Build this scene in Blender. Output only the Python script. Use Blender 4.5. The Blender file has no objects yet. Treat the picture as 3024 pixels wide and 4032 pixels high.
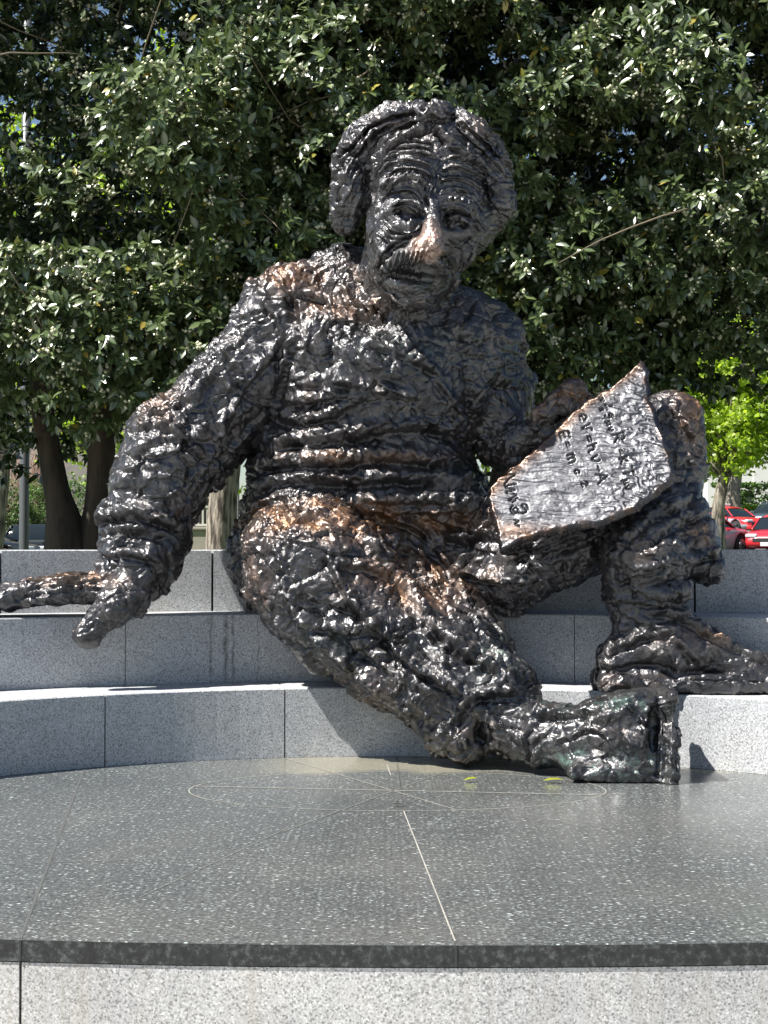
import bpy, bmesh, math, random
import numpy as np
from mathutils import Vector, Matrix

random.seed(7)
RNG = np.random.default_rng(11)
SC = bpy.context.scene
COL = SC.collection

# ------------------------------------------------------------------ camera, sky, sun, exposure
CAM_H = 1.12                      # eye height above the dark platform top (z = 0)
PITCH = math.atan(144.0 / 5824.0)
cam_data = bpy.data.cameras.new('camera')
cam_data.sensor_fit = 'VERTICAL'
cam_data.sensor_height = 36.0
cam_data.lens = 52.0
cam_data.clip_start = 0.1
cam_data.clip_end = 1500.0
cam = bpy.data.objects.new('camera', cam_data)
COL.objects.link(cam)
cam.location = (0, 0, CAM_H)
cam.rotation_euler = (math.radians(90) + PITCH, 0, 0)
SC.camera = cam

SUN_EL = math.radians(56.0)
SUN_H = Vector((-0.922, -0.387)).normalized()
SUN_DIR = Vector((SUN_H.x * math.cos(SUN_EL), SUN_H.y * math.cos(SUN_EL), math.sin(SUN_EL)))
world = bpy.data.worlds.new('World')
SC.world = world
world.use_nodes = True
wn = world.node_tree.nodes
wl = world.node_tree.links
wn.clear()
sky = wn.new('ShaderNodeTexSky')
sky.sky_type = 'NISHITA'
sky.sun_disc = False
sky.sun_elevation = SUN_EL
sky.sun_rotation = math.atan2(SUN_H.x, SUN_H.y)
sky.air_density = 1.0
sky.dust_density = 0.6
bg = wn.new('ShaderNodeBackground')
bg.inputs['Strength'].default_value = 0.055
wo = wn.new('ShaderNodeOutputWorld')
wl.new(sky.outputs[0], bg.inputs[0])
wl.new(bg.outputs[0], wo.inputs[0])

sun_data = bpy.data.lights.new('sun', 'SUN')
sun_data.energy = 5.0
sun_data.angle = math.radians(0.5)
sun_data.color = (1.0, 0.965, 0.91)
sun = bpy.data.objects.new('sun', sun_data)
COL.objects.link(sun)
sun.rotation_euler = SUN_DIR.to_track_quat('Z', 'Y').to_euler()
sun.location = (-8, -4, 12)

SC.view_settings.view_transform = 'Standard'
SC.view_settings.look = 'None'
SC.view_settings.gamma = 1.0
SC.view_settings.use_curve_mapping = False
SC.view_settings.exposure = 1.12
SC.render.engine = 'CYCLES'
SC.cycles.max_bounces = 6
SC.cycles.diffuse_bounces = 3
SC.cycles.glossy_bounces = 3
SC.cycles.transparent_max_bounces = 8

# ------------------------------------------------------------------ helpers
def W(u, v, Y):
    """measured picture position (u, v on a 1659 x 2212 sheet) at distance Y -> place in metres"""
    x = (u * 1.82278 - 1512.0) / 5824.0
    y = -(v * 1.82278 - 2016.0) / 5824.0
    cp, sp = math.cos(PITCH), math.sin(PITCH)
    d = np.array([x, cp - y * sp, sp + y * cp])
    p = d * (Y / d[1])
    return np.array([p[0], p[1], p[2] + CAM_H])

def UV(p):
    """the same measurement backwards, for arrays of points"""
    cp, sp = math.cos(PITCH), math.sin(PITCH)
    z = p[:, 2] - CAM_H
    f = p[:, 1] * cp + z * sp
    y = -p[:, 1] * sp + z * cp
    return (p[:, 0] / f * 5824 + 1512) / 1.82278, (-y / f * 5824 + 2016) / 1.82278

def mesh_obj(name, verts, faces, mat=None, parent=None, smooth=False):
    me = bpy.data.meshes.new(name)
    if isinstance(verts, np.ndarray) and isinstance(faces, (list, tuple)) and faces and isinstance(faces[0], np.ndarray):
        set_mesh(me, verts, faces)
    else:
        me.from_pydata([tuple(v) for v in verts], [], [tuple(int(i) for i in f) for f in faces])
    me.update()
    if smooth:
        me.polygons.foreach_set('use_smooth', [True] * len(me.polygons))
    o = bpy.data.objects.new(name, me)
    if mat is not None:
        me.materials.append(mat)
    COL.objects.link(o)
    if parent is not None:
        o.parent = parent
    return o

def set_mesh(me, verts, face_arrays):
    """fast mesh from numpy; face_arrays: list of (n,k) int arrays"""
    me.vertices.add(len(verts))
    me.vertices.foreach_set('co', np.asarray(verts, np.float32).ravel())
    loops = np.concatenate([f.ravel() for f in face_arrays]).astype(np.int32)
    tot = np.concatenate([np.full(len(f), f.shape[1], np.int32) for f in face_arrays])
    start = np.concatenate([[0], np.cumsum(tot)[:-1]]).astype(np.int32)
    me.loops.add(len(loops))
    me.loops.foreach_set('vertex_index', loops)
    me.polygons.add(len(tot))
    me.polygons.foreach_set('loop_start', start)
    me.update(calc_edges=True)

def empty(name, loc=(0, 0, 0), rz=0.0):
    o = bpy.data.objects.new(name, None)
    o.location = loc
    o.rotation_euler = (0, 0, rz)
    o.empty_display_size = 0.2
    COL.objects.link(o)
    return o

def tag(o, label=None, cat=None, group=None, kind=None):
    if label: o['label'] = label
    if cat: o['category'] = cat
    if group: o['group'] = group
    if kind: o['kind'] = kind
    return o

def bm_obj(name, bm, mat=None, parent=None, smooth=False, bevel=0.0):
    if bevel > 0:
        bmesh.ops.bevel(bm, geom=list(bm.edges), offset=bevel, segments=1, affect='EDGES')
    me = bpy.data.meshes.new(name)
    bm.normal_update()
    bm.to_mesh(me)
    bm.free()
    if smooth:
        me.polygons.foreach_set('use_smooth', [True] * len(me.polygons))
    if mat is not None:
        me.materials.append(mat)
    o = bpy.data.objects.new(name, me)
    COL.objects.link(o)
    if parent is not None:
        o.parent = parent
    return o

def add_box(bm, c, s, rz=0.0):
    m = Matrix.Translation(Vector(c)) @ Matrix.Rotation(rz, 4, 'Z') @ Matrix.Diagonal((s[0], s[1], s[2], 1))
    return bmesh.ops.create_cube(bm, size=1.0, matrix=m)['verts']

def tube_arrays(pts, radii, sides=8, cap=True):
    """vertices and faces of a tube along pts"""
    pts = [Vector(p) for p in pts]
    V, F = [], []
    n = len(pts)
    prev = None
    for i, p in enumerate(pts):
        t = (pts[min(i + 1, n - 1)] - pts[max(i - 1, 0)]).normalized()
        if prev is None:
            a = t.orthogonal().normalized()
        else:
            a = (prev - t * prev.dot(t)).normalized()
        prev = a
        b = t.cross(a)
        for s in range(sides):
            an = 2 * math.pi * s / sides
            V.append(p + (a * math.cos(an) + b * math.sin(an)) * radii[i])
    for i in range(n - 1):
        for s in range(sides):
            s2 = (s + 1) % sides
            F.append((i * sides + s, i * sides + s2, (i + 1) * sides + s2, (i + 1) * sides + s))
    if cap:
        F.append(tuple(reversed(range(sides))))
        F.append(tuple((n - 1) * sides + s for s in range(sides)))
    return V, F

# ---- materials
def mat_new(name):
    m = bpy.data.materials.new(name)
    m.use_nodes = True
    nt = m.node_tree
    b = nt.nodes['Principled BSDF']
    return m, nt, b

def N(nt, kind, **kw):
    n = nt.nodes.new(kind)
    for k, v in kw.items():
        if hasattr(n, k):
            setattr(n, k, v)
        else:
            n.inputs[k].default_value = v
    return n

def ramp(nt, src, stops, interp='LINEAR'):
    r = nt.nodes.new('ShaderNodeValToRGB')
    r.color_ramp.interpolation = interp
    el = r.color_ramp.elements
    while len(el) < len(stops):
        el.new(0.5)
    for e, (p, c) in zip(el, stops):
        e.position = p
        e.color = (c[0], c[1], c[2], 1) if not isinstance(c, (int, float)) else (c, c, c, 1)
    nt.links.new(src, r.inputs[0])
    return r.outputs[0]

def mix(nt, fac, a, b, blend='MIX'):
    n = nt.nodes.new('ShaderNodeMix')
    n.data_type = 'RGBA'
    n.blend_type = blend
    for sock, val in ((n.inputs[0], fac), (n.inputs[6], a), (n.inputs[7], b)):
        if hasattr(val, 'is_output'):
            nt.links.new(val, sock)
        elif isinstance(val, (int, float)):
            sock.default_value = val if sock == n.inputs[0] else (val, val, val, 1)
        else:
            sock.default_value = (val[0], val[1], val[2], 1)
    return n.outputs[2]

def math_n(nt, op, a, b=None, clamp=False):
    n = nt.nodes.new('ShaderNodeMath')
    n.operation = op
    n.use_clamp = clamp
    for i, val in enumerate((a, b)):
        if val is None: continue
        if hasattr(val, 'is_output'):
            nt.links.new(val, n.inputs[i])
        else:
            n.inputs[i].default_value = val
    return n.outputs[0]

def coords(nt, scale=(1, 1, 1), kind='Object'):
    tc = nt.nodes.new('ShaderNodeTexCoord')
    mp = nt.nodes.new('ShaderNodeMapping')
    mp.inputs['Scale'].default_value = scale
    nt.links.new(tc.outputs[kind], mp.inputs[0])
    return mp.outputs[0]

def noise(nt, vec, scale, detail=3, rough=0.5, out='Fac'):
    n = nt.nodes.new('ShaderNodeTexNoise')
    n.inputs['Scale'].default_value = scale
    n.inputs['Detail'].default_value = detail
    n.inputs['Roughness'].default_value = rough
    nt.links.new(vec, n.inputs['Vector'])
    return n.outputs[out]

def voronoi(nt, vec, scale, feature='F1', out='Distance', rnd=1.0):
    n = nt.nodes.new('ShaderNodeTexVoronoi')
    n.feature = feature
    n.inputs['Scale'].default_value = scale
    n.inputs['Randomness'].default_value = rnd
    nt.links.new(vec, n.inputs['Vector'])
    return n.outputs[out]

def bump(nt, bsdf, height, strength, dist, normal=None):
    b = nt.nodes.new('ShaderNodeBump')
    b.inputs['Strength'].default_value = strength
    b.inputs['Distance'].default_value = dist
    nt.links.new(height, b.inputs['Height'])
    if normal is not None:
        nt.links.new(normal, b.inputs['Normal'])
    if bsdf is not None:
        nt.links.new(b.outputs[0], bsdf.inputs['Normal'])
    return b.outputs[0]

def simple_mat(name, col, rough=0.6, metal=0.0, spec=0.5, var=0.0, vscale=3.0, bumpd=0.0):
    m, nt, b = mat_new(name)
    b.inputs['Roughness'].default_value = rough
    b.inputs['Metallic'].default_value = metal
    b.inputs['Specular IOR Level'].default_value = spec
    if var > 0:
        c = coords(nt)
        f = noise(nt, c, vscale, 4)
        lo = [x * (1 - var) for x in col]; hi = [min(1, x * (1 + var)) for x in col]
        nt.links.new(ramp(nt, f, [(0.3, lo), (0.7, hi)]), b.inputs['Base Color'])
        if bumpd > 0:
            bump(nt, b, noise(nt, c, vscale * 6, 4), 0.6, bumpd)
    else:
        b.inputs['Base Color'].default_value = (*col, 1)
    return m
# ------------------------------------------------------------------ stone materials
def granite_mat(name, base, stains=False, seed=0.0, run=0.60):
    m, nt, b = mat_new(name)
    c = coords(nt, kind='Object')
    n1 = noise(nt, c, 130, 3, 0.7)
    n2 = noise(nt, c, 260, 2, 0.6)
    vor = voronoi(nt, c, 190, out='Color')
    sp = nt.nodes.new('ShaderNodeSeparateColor'); nt.links.new(vor, sp.inputs[0])
    col = ramp(nt, n1, [(0.34, [x * 0.62 for x in base]), (0.50, base), (0.68, [min(.9, x * 1.28) for x in base])])
    dark = ramp(nt, sp.outputs[0], [(0.0, 1.0), (0.80, 1.0), (0.84, 0.58), (1.0, 0.5)])
    light = ramp(nt, sp.outputs[1], [(0.0, 1.0), (0.80, 1.0), (0.86, 1.28)])
    col = mix(nt, 1.0, col, dark, 'MULTIPLY')
    col = mix(nt, 1.0, col, light, 'MULTIPLY')
    big = ramp(nt, noise(nt, c, 1.7, 4, 0.6), [(0.3, (0.80, 0.80, 0.81)), (0.55, (1, 1, 1)), (0.75, (1.06, 1.03, 0.97))])
    col = mix(nt, 1.0, col, big, 'MULTIPLY')
    # rust and lichen tinges, vertical runs
    cs = coords(nt, (9.0, 9.0, 0.55))
    runs = ramp(nt, noise(nt, cs, 1.0, 5, 0.62), [(run, 0.0), (run + .2, 0.55)])
    col = mix(nt, runs, col, [base[0] * .72, base[1] * .66, base[2] * .56])
    if stains:
        att = nt.nodes.new('ShaderNodeTexCoord')
        sx = nt.nodes.new('ShaderNodeSeparateXYZ'); nt.links.new(att.outputs['Object'], sx.inputs[0])
        wob = noise(nt, c, 14, 3)
        x = math_n(nt, 'ADD', sx.outputs[0], math_n(nt, 'MULTIPLY', math_n(nt, 'SUBTRACT', wob, 0.5), 0.035))
        tot = None
        for x0, w, a in ((-0.965, .010, .75), (-0.885, .019, .95), (-0.845, .012, .85), (-0.705, .004, .8)):
            d = math_n(nt, 'ABSOLUTE', math_n(nt, 'SUBTRACT', x, x0))
            k = math_n(nt, 'MULTIPLY', math_n(nt, 'SUBTRACT', 1.0, math_n(nt, 'DIVIDE', d, w), True), a)
            tot = k if tot is None else math_n(nt, 'MAXIMUM', tot, k)
        zf = ramp(nt, sx.outputs[2], [(0.36, 0.4), (0.45, 1.0), (0.76, 1.0)])
        tot = math_n(nt, 'MULTIPLY', tot, zf)
        tot = math_n(nt, 'MULTIPLY', tot, ramp(nt, noise(nt, c, 30, 3), [(0.35, 0.35), (0.6, 1.0)]))
        col = mix(nt, tot, col, (0.07, 0.066, 0.06))
    nt.links.new(col, b.inputs['Base Color'])
    nt.links.new(ramp(nt, n2, [(0.3, 0.62), (0.7, 0.82)]), b.inputs['Roughness'])
    bump(nt, b, n1, 0.25, 0.0015)
    return m

M_GRAN = granite_mat('pale_granite', (0.43, 0.44, 0.45))
M_GRAN_F = granite_mat('pale_granite_weathered', (0.47, 0.465, 0.45), run=0.50)
M_GRAN_ST = granite_mat('pale_granite_stained', (0.405, 0.415, 0.425), stains=True)

def slab_mat():
    m, nt, b = mat_new('polished_dark_granite')
    c = coords(nt)
    n1 = noise(nt, c, 60, 5, 0.75)
    n2 = noise(nt, c, 180, 3, 0.6)
    col = ramp(nt, n1, [(0.32, (0.025, 0.027, 0.028)), (0.5, (0.075, 0.080, 0.080)), (0.66, (0.17, 0.18, 0.178))])
    # feldspar chips, sparse bright flecks
    for sc_, th, colr, wid in ((56, 0.04, (0.74, 0.77, 0.74), 0.58), (80, 0.10, (0.52, 0.58, 0.56), 0.45), (120, .2, (.25, .29, .28), .6)):
        ce = coords(nt, (.45, 1, 1))
        vd = voronoi(nt, ce, sc_, out='Distance')
        vc = voronoi(nt, ce, sc_, out='Color')
        s = nt.nodes.new('ShaderNodeSeparateColor'); nt.links.new(vc, s.inputs[0])
        pick = math_n(nt, 'GREATER_THAN', math_n(nt, 'ADD', s.outputs[0], math_n(nt, 'MULTIPLY', math_n(nt, 'SUBTRACT', noise(nt, c, 1.3, 3, .6), .5), 1.1)), wid)
        thr = math_n(nt, 'ADD', th, math_n(nt, 'MULTIPLY', s.outputs[1], 0.15))
        inside = math_n(nt, 'LESS_THAN', math_n(nt, 'ADD', vd, math_n(nt, 'MULTIPLY', math_n(nt, 'SUBTRACT', n2, .5), .25)), thr)
        col = mix(nt, math_n(nt, 'MULTIPLY', math_n(nt, 'MULTIPLY', pick, inside), 0.9), col, colr)
    # dry pollen dust film, patchy (it lies on the stone)
    dust = ramp(nt, noise(nt, c, 0.9, 5, 0.6), [(0.42, 0.02), (0.72, 0.22)])
    col = mix(nt, dust, col, (0.23, 0.22, 0.19))
    # dried puddle mark near the riser and the pale dust along it
    tc = nt.nodes.new('ShaderNodeTexCoord')
    sx = nt.nodes.new('ShaderNodeSeparateXYZ'); nt.links.new(tc.outputs['Object'], sx.inputs[0])
    wob = math_n(nt, 'MULTIPLY', math_n(nt, 'SUBTRACT', noise(nt, c, 2.2, 4), .5), 0.55)
    e = math_n(nt, 'ADD', sx.outputs[1], wob)
    xf = ramp(nt, math_n(nt, 'MULTIPLY', math_n(nt, 'ADD', sx.outputs[0], 1.2), 0.4), [(0.20, 0.0), (0.34, 1.0), (0.75, 1.0), (1.0, 0.8)])
    band = ramp(nt, math_n(nt, 'SUBTRACT', e, 7.0), [(0.36, 0.0), (0.50, 0.62)])
    col = mix(nt, math_n(nt, 'MULTIPLY', band, xf), col, (0.30, 0.275, 0.20))
    nt.links.new(col, b.inputs['Base Color'])
    rr = ramp(nt, noise(nt, c, 3.0, 5, 0.7), [(0.3, 0.16), (0.7, 0.30)])
    nt.links.new(rr, b.inputs['Roughness'])
    b.inputs['IOR'].default_value = 1.55
    bump(nt, b, n2, 0.10, 0.0006)
    return m
M_SLAB = slab_mat()
def slab_edge_mat():  # edge colour darkened to imitate the dim ground reflected in it
    m, nt, b = mat_new('shade_toned_granite_edge')
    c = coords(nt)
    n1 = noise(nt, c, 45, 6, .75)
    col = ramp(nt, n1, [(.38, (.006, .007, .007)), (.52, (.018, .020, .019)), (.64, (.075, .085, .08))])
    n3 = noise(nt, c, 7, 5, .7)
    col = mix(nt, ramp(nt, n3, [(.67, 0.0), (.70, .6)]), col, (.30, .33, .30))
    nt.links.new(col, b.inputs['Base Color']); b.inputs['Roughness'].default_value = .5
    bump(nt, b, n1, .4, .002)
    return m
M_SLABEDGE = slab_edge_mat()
M_FAINT = simple_mat('worn_engraved_line', (0.17, 0.17, 0.15), 0.6, var=0.35, vscale=14)
M_EDGE = None
M_LINE = simple_mat('engraved_line_filler', (0.27, 0.26, 0.23), 0.7, var=0.2, vscale=20)
M_JOINT = simple_mat('joint_sealant', (0.33, 0.31, 0.27), 0.8, var=.2, vscale=9)
M_DARKJ = simple_mat('dark_joint', (0.04, 0.04, 0.04), 0.9)

# ------------------------------------------------------------------ bench: three curved tiers of granite blocks
TIERS = [  # centre y, radius, z bottom, z top, back depth, joint x positions, middle x per angle
    dict(cy=5.00, R=3.00, z0=0.0, z1=0.371),
    dict(cy=4.50, R=3.90, z0=0.371, z1=0.752),
    dict(cy=2.75, R=6.05, z0=0.752, z1=1.113),
]
CX = 0.03
def arc_block(name, tier, a0, a1, depth, mat, parent, gap=0.0022, seg=8):
    """one granite block between two angles (from +y axis), front face on the arc"""
    R = tier['R']; cy = tier['cy']
    g = gap / R
    a0 += g; a1 -= g
    zb, zt = tier['z0'] + 0.001, tier['z1']
    bev = 0.006
    prof = [(R, zb), (R, zt - bev), (R + bev, zt), (R + depth, zt), (R + depth, zb)]
    V, F = [], []
    for i in range(seg + 1):
        a = a0 + (a1 - a0) * i / seg
        for r, z in prof:
            V.append((CX + r * math.sin(a), cy + r * math.cos(a), z))
    n = len(prof)
    for i in range(seg):
        for j in range(n):
            j2 = (j + 1) % n
            F.append((i * n + j, (i + 1) * n + j, (i + 1) * n + j2, i * n + j2))
    F.append(tuple(range(n))); F.append(tuple(reversed([seg * n + j for j in range(n)])))
    o = mesh_obj(name, V, F, mat, parent)
    me = o.data
    return o

def ang_of_u(tier, u, v_z):
    """angle on a tier's front arc seen at picture column u"""
    x = (u * 1.82278 - 1512) / 5824
    R, cy = tier['R'], tier['cy']
    best = None
    lo, hi = -1.4, 1.4
    for _ in range(60):
        mid = (lo + hi) / 2
        px = (CX + R * math.sin(mid)) / (cy + R * math.cos(mid))
        if px < x: lo = mid
        else: hi = mid
    return (lo + hi) / 2

bench = empty('granite_bench', (0, 8, 0))
tag(bench, 'curved three-tier bench of pale speckled granite blocks that the bronze figure sits on', 'bench')
bench_inv = Matrix.Translation((0, -8, 0))
joint_cols = [[229, 616, 1010, 1395], [272, 800, 1240], [459, 980, 1500]]
steps = [0.34, 0.30, 0.20]
for t, cols, st in zip(TIERS, joint_cols, steps):
    an = [ang_of_u(t, u, 0) for u in cols]
    lim = 1.15 if t['R'] < 5 else 0.8
    while an[0] > -lim: an.insert(0, an[0] - st)
    while an[-1] < lim: an.append(an[-1] + st)
    depth = 1.35 if t is not TIERS[2] else 0.42
    for a, b2 in zip(an[:-1], an[1:]):
        gap = 0.0035 if t is TIERS[0] else 0.002
        if t is TIERS[2]: gap = 0.0065
        mt = M_GRAN_ST if t is TIERS[1] else M_GRAN
        o = arc_block('granite_block', t, a, b2, depth, mt, bench, gap)
        o.matrix_parent_inverse = bench_inv

# ------------------------------------------------------------------ dark polished platform
plat = empty('star_map_platform', (0, 5, 0))
tag(plat, 'polished dark granite platform with a thin engraved circle, on a pale granite riser', 'platform')
plat_inv = Matrix.Translation((0, -5, 0))
FR_CY, FR_R = 4.215 + 13.0, 13.0       # front edge arc bulging towards the viewer
def front_y(x):
    return FR_CY - math.sqrt(FR_R ** 2 - (x - 0.2) ** 2)
# slab joints: measured at the front edge, running back
def ground_pt(u, v, z=0.0):
    lo, hi = 1.0, 60.0
    for _ in range(60):
        m_ = (lo + hi) / 2
        if W(u, v, m_)[2] > z: lo = m_
        else: hi = m_
    return W(u, v, lo)
jA_front = ground_pt(984, 2036); jA_back = ground_pt(872, 1752)
jdir = (jA_back - jA_front) / np.linalg.norm(jA_back - jA_front)
def slab_piece(xs_front, back_pts, name='dark_slab', thick=0.064):
    """slab from front arc columns xs to given back points"""
    top = [(x, front_y(x) , 0.0) for x in xs_front] + [(p[0], p[1], 0.0) for p in back_pts]
    n = len(top)
    bev = 0.003
    V = [(x, y, -bev) for x, y, z in top]
    cxm = sum(p[0] for p in top) / n; cym = sum(p[1] for p in top) / n
    V += [(x + (cxm - x) * 0.0012, y + (cym - y) * 0.0018, 0.0) for x, y, z in top]
    V += [(x, y, -thick) for x, y, z in top]
    F = [tuple(range(n, 2 * n)), tuple(reversed(range(2 * n, 3 * n)))]
    for i in range(n):
        j = (i + 1) % n
        F.append((i, j, n + j, n + i)); F.append((2 * n + i, 2 * n + j, j, i))
    o = mesh_obj(name, V, F, M_SLAB, plat)
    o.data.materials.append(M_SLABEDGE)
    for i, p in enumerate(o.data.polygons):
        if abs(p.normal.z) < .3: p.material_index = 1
    o.matrix_parent_inverse = plat_inv
    return o
ax = jA_front[0]; bx = ground_pt(42, 2030)[0]
def along(p, d, y):
    t_ = (y - p[1]) / d[1]
    return (p[0] + d[0] * t_, y)
g_ = 0.0004
far_a = (jA_back[0], jA_back[1])
yb = 9.4
right_x = [ax + g_ + i * (3.9 - ax) / 24 for i in range(25)]
mid_x = [bx + g_ + i * (ax - bx - 2 * g_) / 16 for i in range(17)]
left_x = [-3.9 + i * (bx - g_ + 3.9) / 16 for i in range(17)]
# centre joint bends into the circle's bottom, then on to the back
slab_piece(right_x, [(3.9, yb), (far_a[0] - 0.02, yb), (far_a[0] + g_, far_a[1])])
bx_back = bx - 0.75
slab_piece(mid_x, [(far_a[0] - g_, far_a[1]), (far_a[0] - 0.02 - 2 * g_, yb), (bx_back, yb)])
slab_piece(left_x, [(bx_back - 2 * g_, yb), (-3.9, yb)])
M_JDARK = simple_mat('dark_joint_filler', (0.09, 0.092, 0.088), 0.5)
strip_later = [(bx, front_y(bx) + .004), (bx_back, yb)]
# pale riser blocks beneath, set back a little under the slab
for x0, x1 in ((-3.9, bx - .004), (bx + .004, 1.55), (1.558, 3.9)):
    V, F = [], []
    k = 12
    for i in range(k + 1):
        x = x0 + (x1 - x0) * i / k
        y = front_y(x) + 0.004
        V += [(x, y, -0.068), (x, y, -0.62), (x, y + 0.5, -0.62), (x, y + 0.5, -0.068)]
    for i in range(k):
        for j in range(4):
            F.append((i * 4 + j, i * 4 + (j + 1) % 4, (i + 1) * 4 + (j + 1) % 4, (i + 1) * 4 + j))
    F += [(3, 2, 1, 0), (k * 4, k * 4 + 1, k * 4 + 2, k * 4 + 3)]
    o = mesh_obj('riser_block', V, F, M_GRAN_F, plat)
    o.matrix_parent_inverse = plat_inv
# joint filler strips and the engraved figure: circle, cross lines
def strip(name, pts, w, z=0.0012, mat=M_LINE, closed=False):
    pts = [np.array(p[:2], float) for p in pts]
    V, F = [], []
    n = len(pts)
    for i in range(n):
        if closed:
            d = pts[(i + 1) % n] - pts[i - 1]
        else:
            d = pts[min(i + 1, n - 1)] - pts[max(i - 1, 0)]
        d = d / np.linalg.norm(d)
        q = np.array([-d[1], d[0]]) * w / 2
        V += [(*(pts[i] + q), z), (*(pts[i] - q), z)]
    for i in range(n if closed else n - 1):
        j = (i + 1) % n
        F.append((2 * i, 2 * i + 1, 2 * j + 1, 2 * j))
    o = mesh_obj(name, V, F, mat, plat)
    o.matrix_parent_inverse = plat_inv
    return o
strip('joint_filler', strip_later, 0.009, mat=M_JDARK)
strip('joint_filler', [jA_front + jdir * .012, jA_back], 0.0045, mat=M_JOINT)
strip('joint_filler', [jA_back, (far_a[0] - .021, 8.05)], 0.0035, mat=M_JDARK)
strip('joint_filler', [ground_pt(844, 1675), ground_pt(836, 1652)], 0.004, mat=M_JOINT)
for xj in (ax, bx):
    bm = bmesh.new(); add_box(bm, (xj, front_y(xj) + .003, -.033), (.005, .012, .060))
    o = bm_obj('joint_gap', bm, M_DARKJ, plat); o.matrix_parent_inverse = plat_inv
cL = ground_pt(401, 1716); cR = ground_pt(1313, 1712); cB = ground_pt(858, 1752)
cen = np.array([(cL[0] + cR[0]) / 2, 0]); rad = (cR[0] - cL[0]) / 2
cen[1] = cB[1] + rad
cen_y_scale = 1.0
ctr_pt = ground_pt(856, 1708)
ry = (ctr_pt[1] - cB[1])
strip('engraved_circle', [(cen[0] + rad * math.cos(t_), ctr_pt[1] + .03 + (ry + .03) * math.sin(t_)) for t_ in np.linspace(0, 2 * math.pi, 97)[:-1]], 0.006, closed=True)
def eline(a, b3, w=0.006, mat=None):
    p, q = ground_pt(*a), ground_pt(*b3)
    strip('engraved_line', [p + (q - p) * k / 6 for k in range(7)], w, z=0.0022, mat=mat or M_LINE)
eline((420, 1699), (1302, 1718), .010)
eline((615, 1638), (985, 1750), .006)
eline((612, 1797), (960, 1668), .0045, M_FAINT)
eline((300, 1682), (520, 1697), .004, M_FAINT)
eline((0, 1868), (420, 1852), .0035, M_FAINT)
eline((300, 1940), (620, 1790), .003, M_FAINT)
eline((1040, 1752), (1659, 1835), .003, M_FAINT)

# ------------------------------------------------------------------ ground: plaza in front, raised lawn and street behind
def ground_z(x, y):
    if y < 9.3: return -0.6
    if y <= 9.7: return -0.6 + 1.15 * (y - 9.3) / .4
    t = min(1, max(0, (x + 4) / 10.0)); t = t * t * (3 - 2 * t)
    k = min(1, max(0, (y - 11) / 30.0))
    return 0.55 + k * (-.10 * (1 - t) + .15 * t) + t * .04 * min(50, max(0, y - 50))
def ground():
    xs = np.concatenate([np.linspace(-400, -12, 14), np.linspace(-10, 10, 31), np.linspace(12, 400, 14)])
    ys = np.concatenate([np.linspace(-30, 8, 10), np.linspace(9.0, 10.0, 5), np.linspace(11, 40, 16), np.linspace(44, 104, 16), np.linspace(120, 700, 10)])
    V = []
    for y in ys:
        for x in xs:
            V.append((x, y, ground_z(x, y)))
    nx = len(xs)
    F = [(j * nx + i, j * nx + i + 1, (j + 1) * nx + i + 1, (j + 1) * nx + i) for j in range(len(ys) - 1) for i in range(nx - 1)]
    m, nt, b = mat_new('lawn_and_soil')
    c = coords(nt)
    f = noise(nt, c, 0.8, 5)
    col = ramp(nt, f, [(0.35, (0.045, 0.075, 0.02)), (0.55, (0.07, 0.10, 0.03)), (0.7, (0.11, 0.09, 0.055))])
    nt.links.new(col, b.inputs['Base Color']); b.inputs['Roughness'].default_value = 0.95
    bump(nt, b, noise(nt, c, 40, 4), 0.8, 0.03)
    g = mesh_obj('ground', V, F, m)
    tag(g, 'grass and soil ground', None, None, 'structure')
    bm = bmesh.new()
    for v in ((-30, -20), (30, -20), (30, 9.2), (-30, 9.2)):
        bm.verts.new((v[0], v[1], -0.596))
    bm.faces.new(bm.verts)
    p = bm_obj('plaza_paving', bm, simple_mat('plaza_stone', (0.40, 0.39, 0.37), 0.8, var=.15, vscale=4))
    tag(p, 'pale stone paving in front of the platform', None, None, 'structure')
    V2, F2 = [], []
    xs2 = np.linspace(-120, 120, 49); ys2 = np.linspace(44, 92, 17)
    for y in ys2:
        for x in xs2: V2.append((x, y, ground_z(x, y) + .02))
    F2 = [(j * 49 + i, j * 49 + i + 1, (j + 1) * 49 + i + 1, (j + 1) * 49 + i) for j in range(16) for i in range(48)]
    r = mesh_obj('street', V2, F2, simple_mat('asphalt', (0.055, 0.055, 0.057), 0.85, var=.2, vscale=2))
    tag(r, 'asphalt street with parked cars', None, None, 'structure')
ground()
# ------------------------------------------------------------------ the bronze figure: one implicit surface, meshed with surface nets
PRIMS = []
BB = np.array([[-2.35, 6.95, -0.06], [2.25, 9.15, 3.78]])
VOX = 0.0156

def px2m(px, Y):
    return px * Y * 1.82278 / 5824.0

def _add(fn, lo, hi, k, op='u'):
    PRIMS.append((fn, np.array(lo, float), np.array(hi, float), k, op))

def cap(a, b, ra, rb, k=0.05, op='u', sq=None):
    a = np.array(a, float); b = np.array(b, float)
    m = max(ra, rb) + k + 0.06
    ba = b - a; L = max(ba.dot(ba), 1e-9)
    def fn(X, Y, Z):
        px, py, pz = X - a[0], Y - a[1], Z - a[2]
        t = np.clip((px * ba[0] + py * ba[1] + pz * ba[2]) / L, 0, 1)
        dx, dy, dz = px - t * ba[0], py - t * ba[1], pz - t * ba[2]
        if sq is not None:
            dy = dy * sq
        return np.sqrt(dx * dx + dy * dy + dz * dz) - (ra + (rb - ra) * t)
    mm = m * (1 if sq is None else max(1, 1 / sq))
    _add(fn, np.minimum(a, b) - mm, np.maximum(a, b) + mm, k, op)

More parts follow.
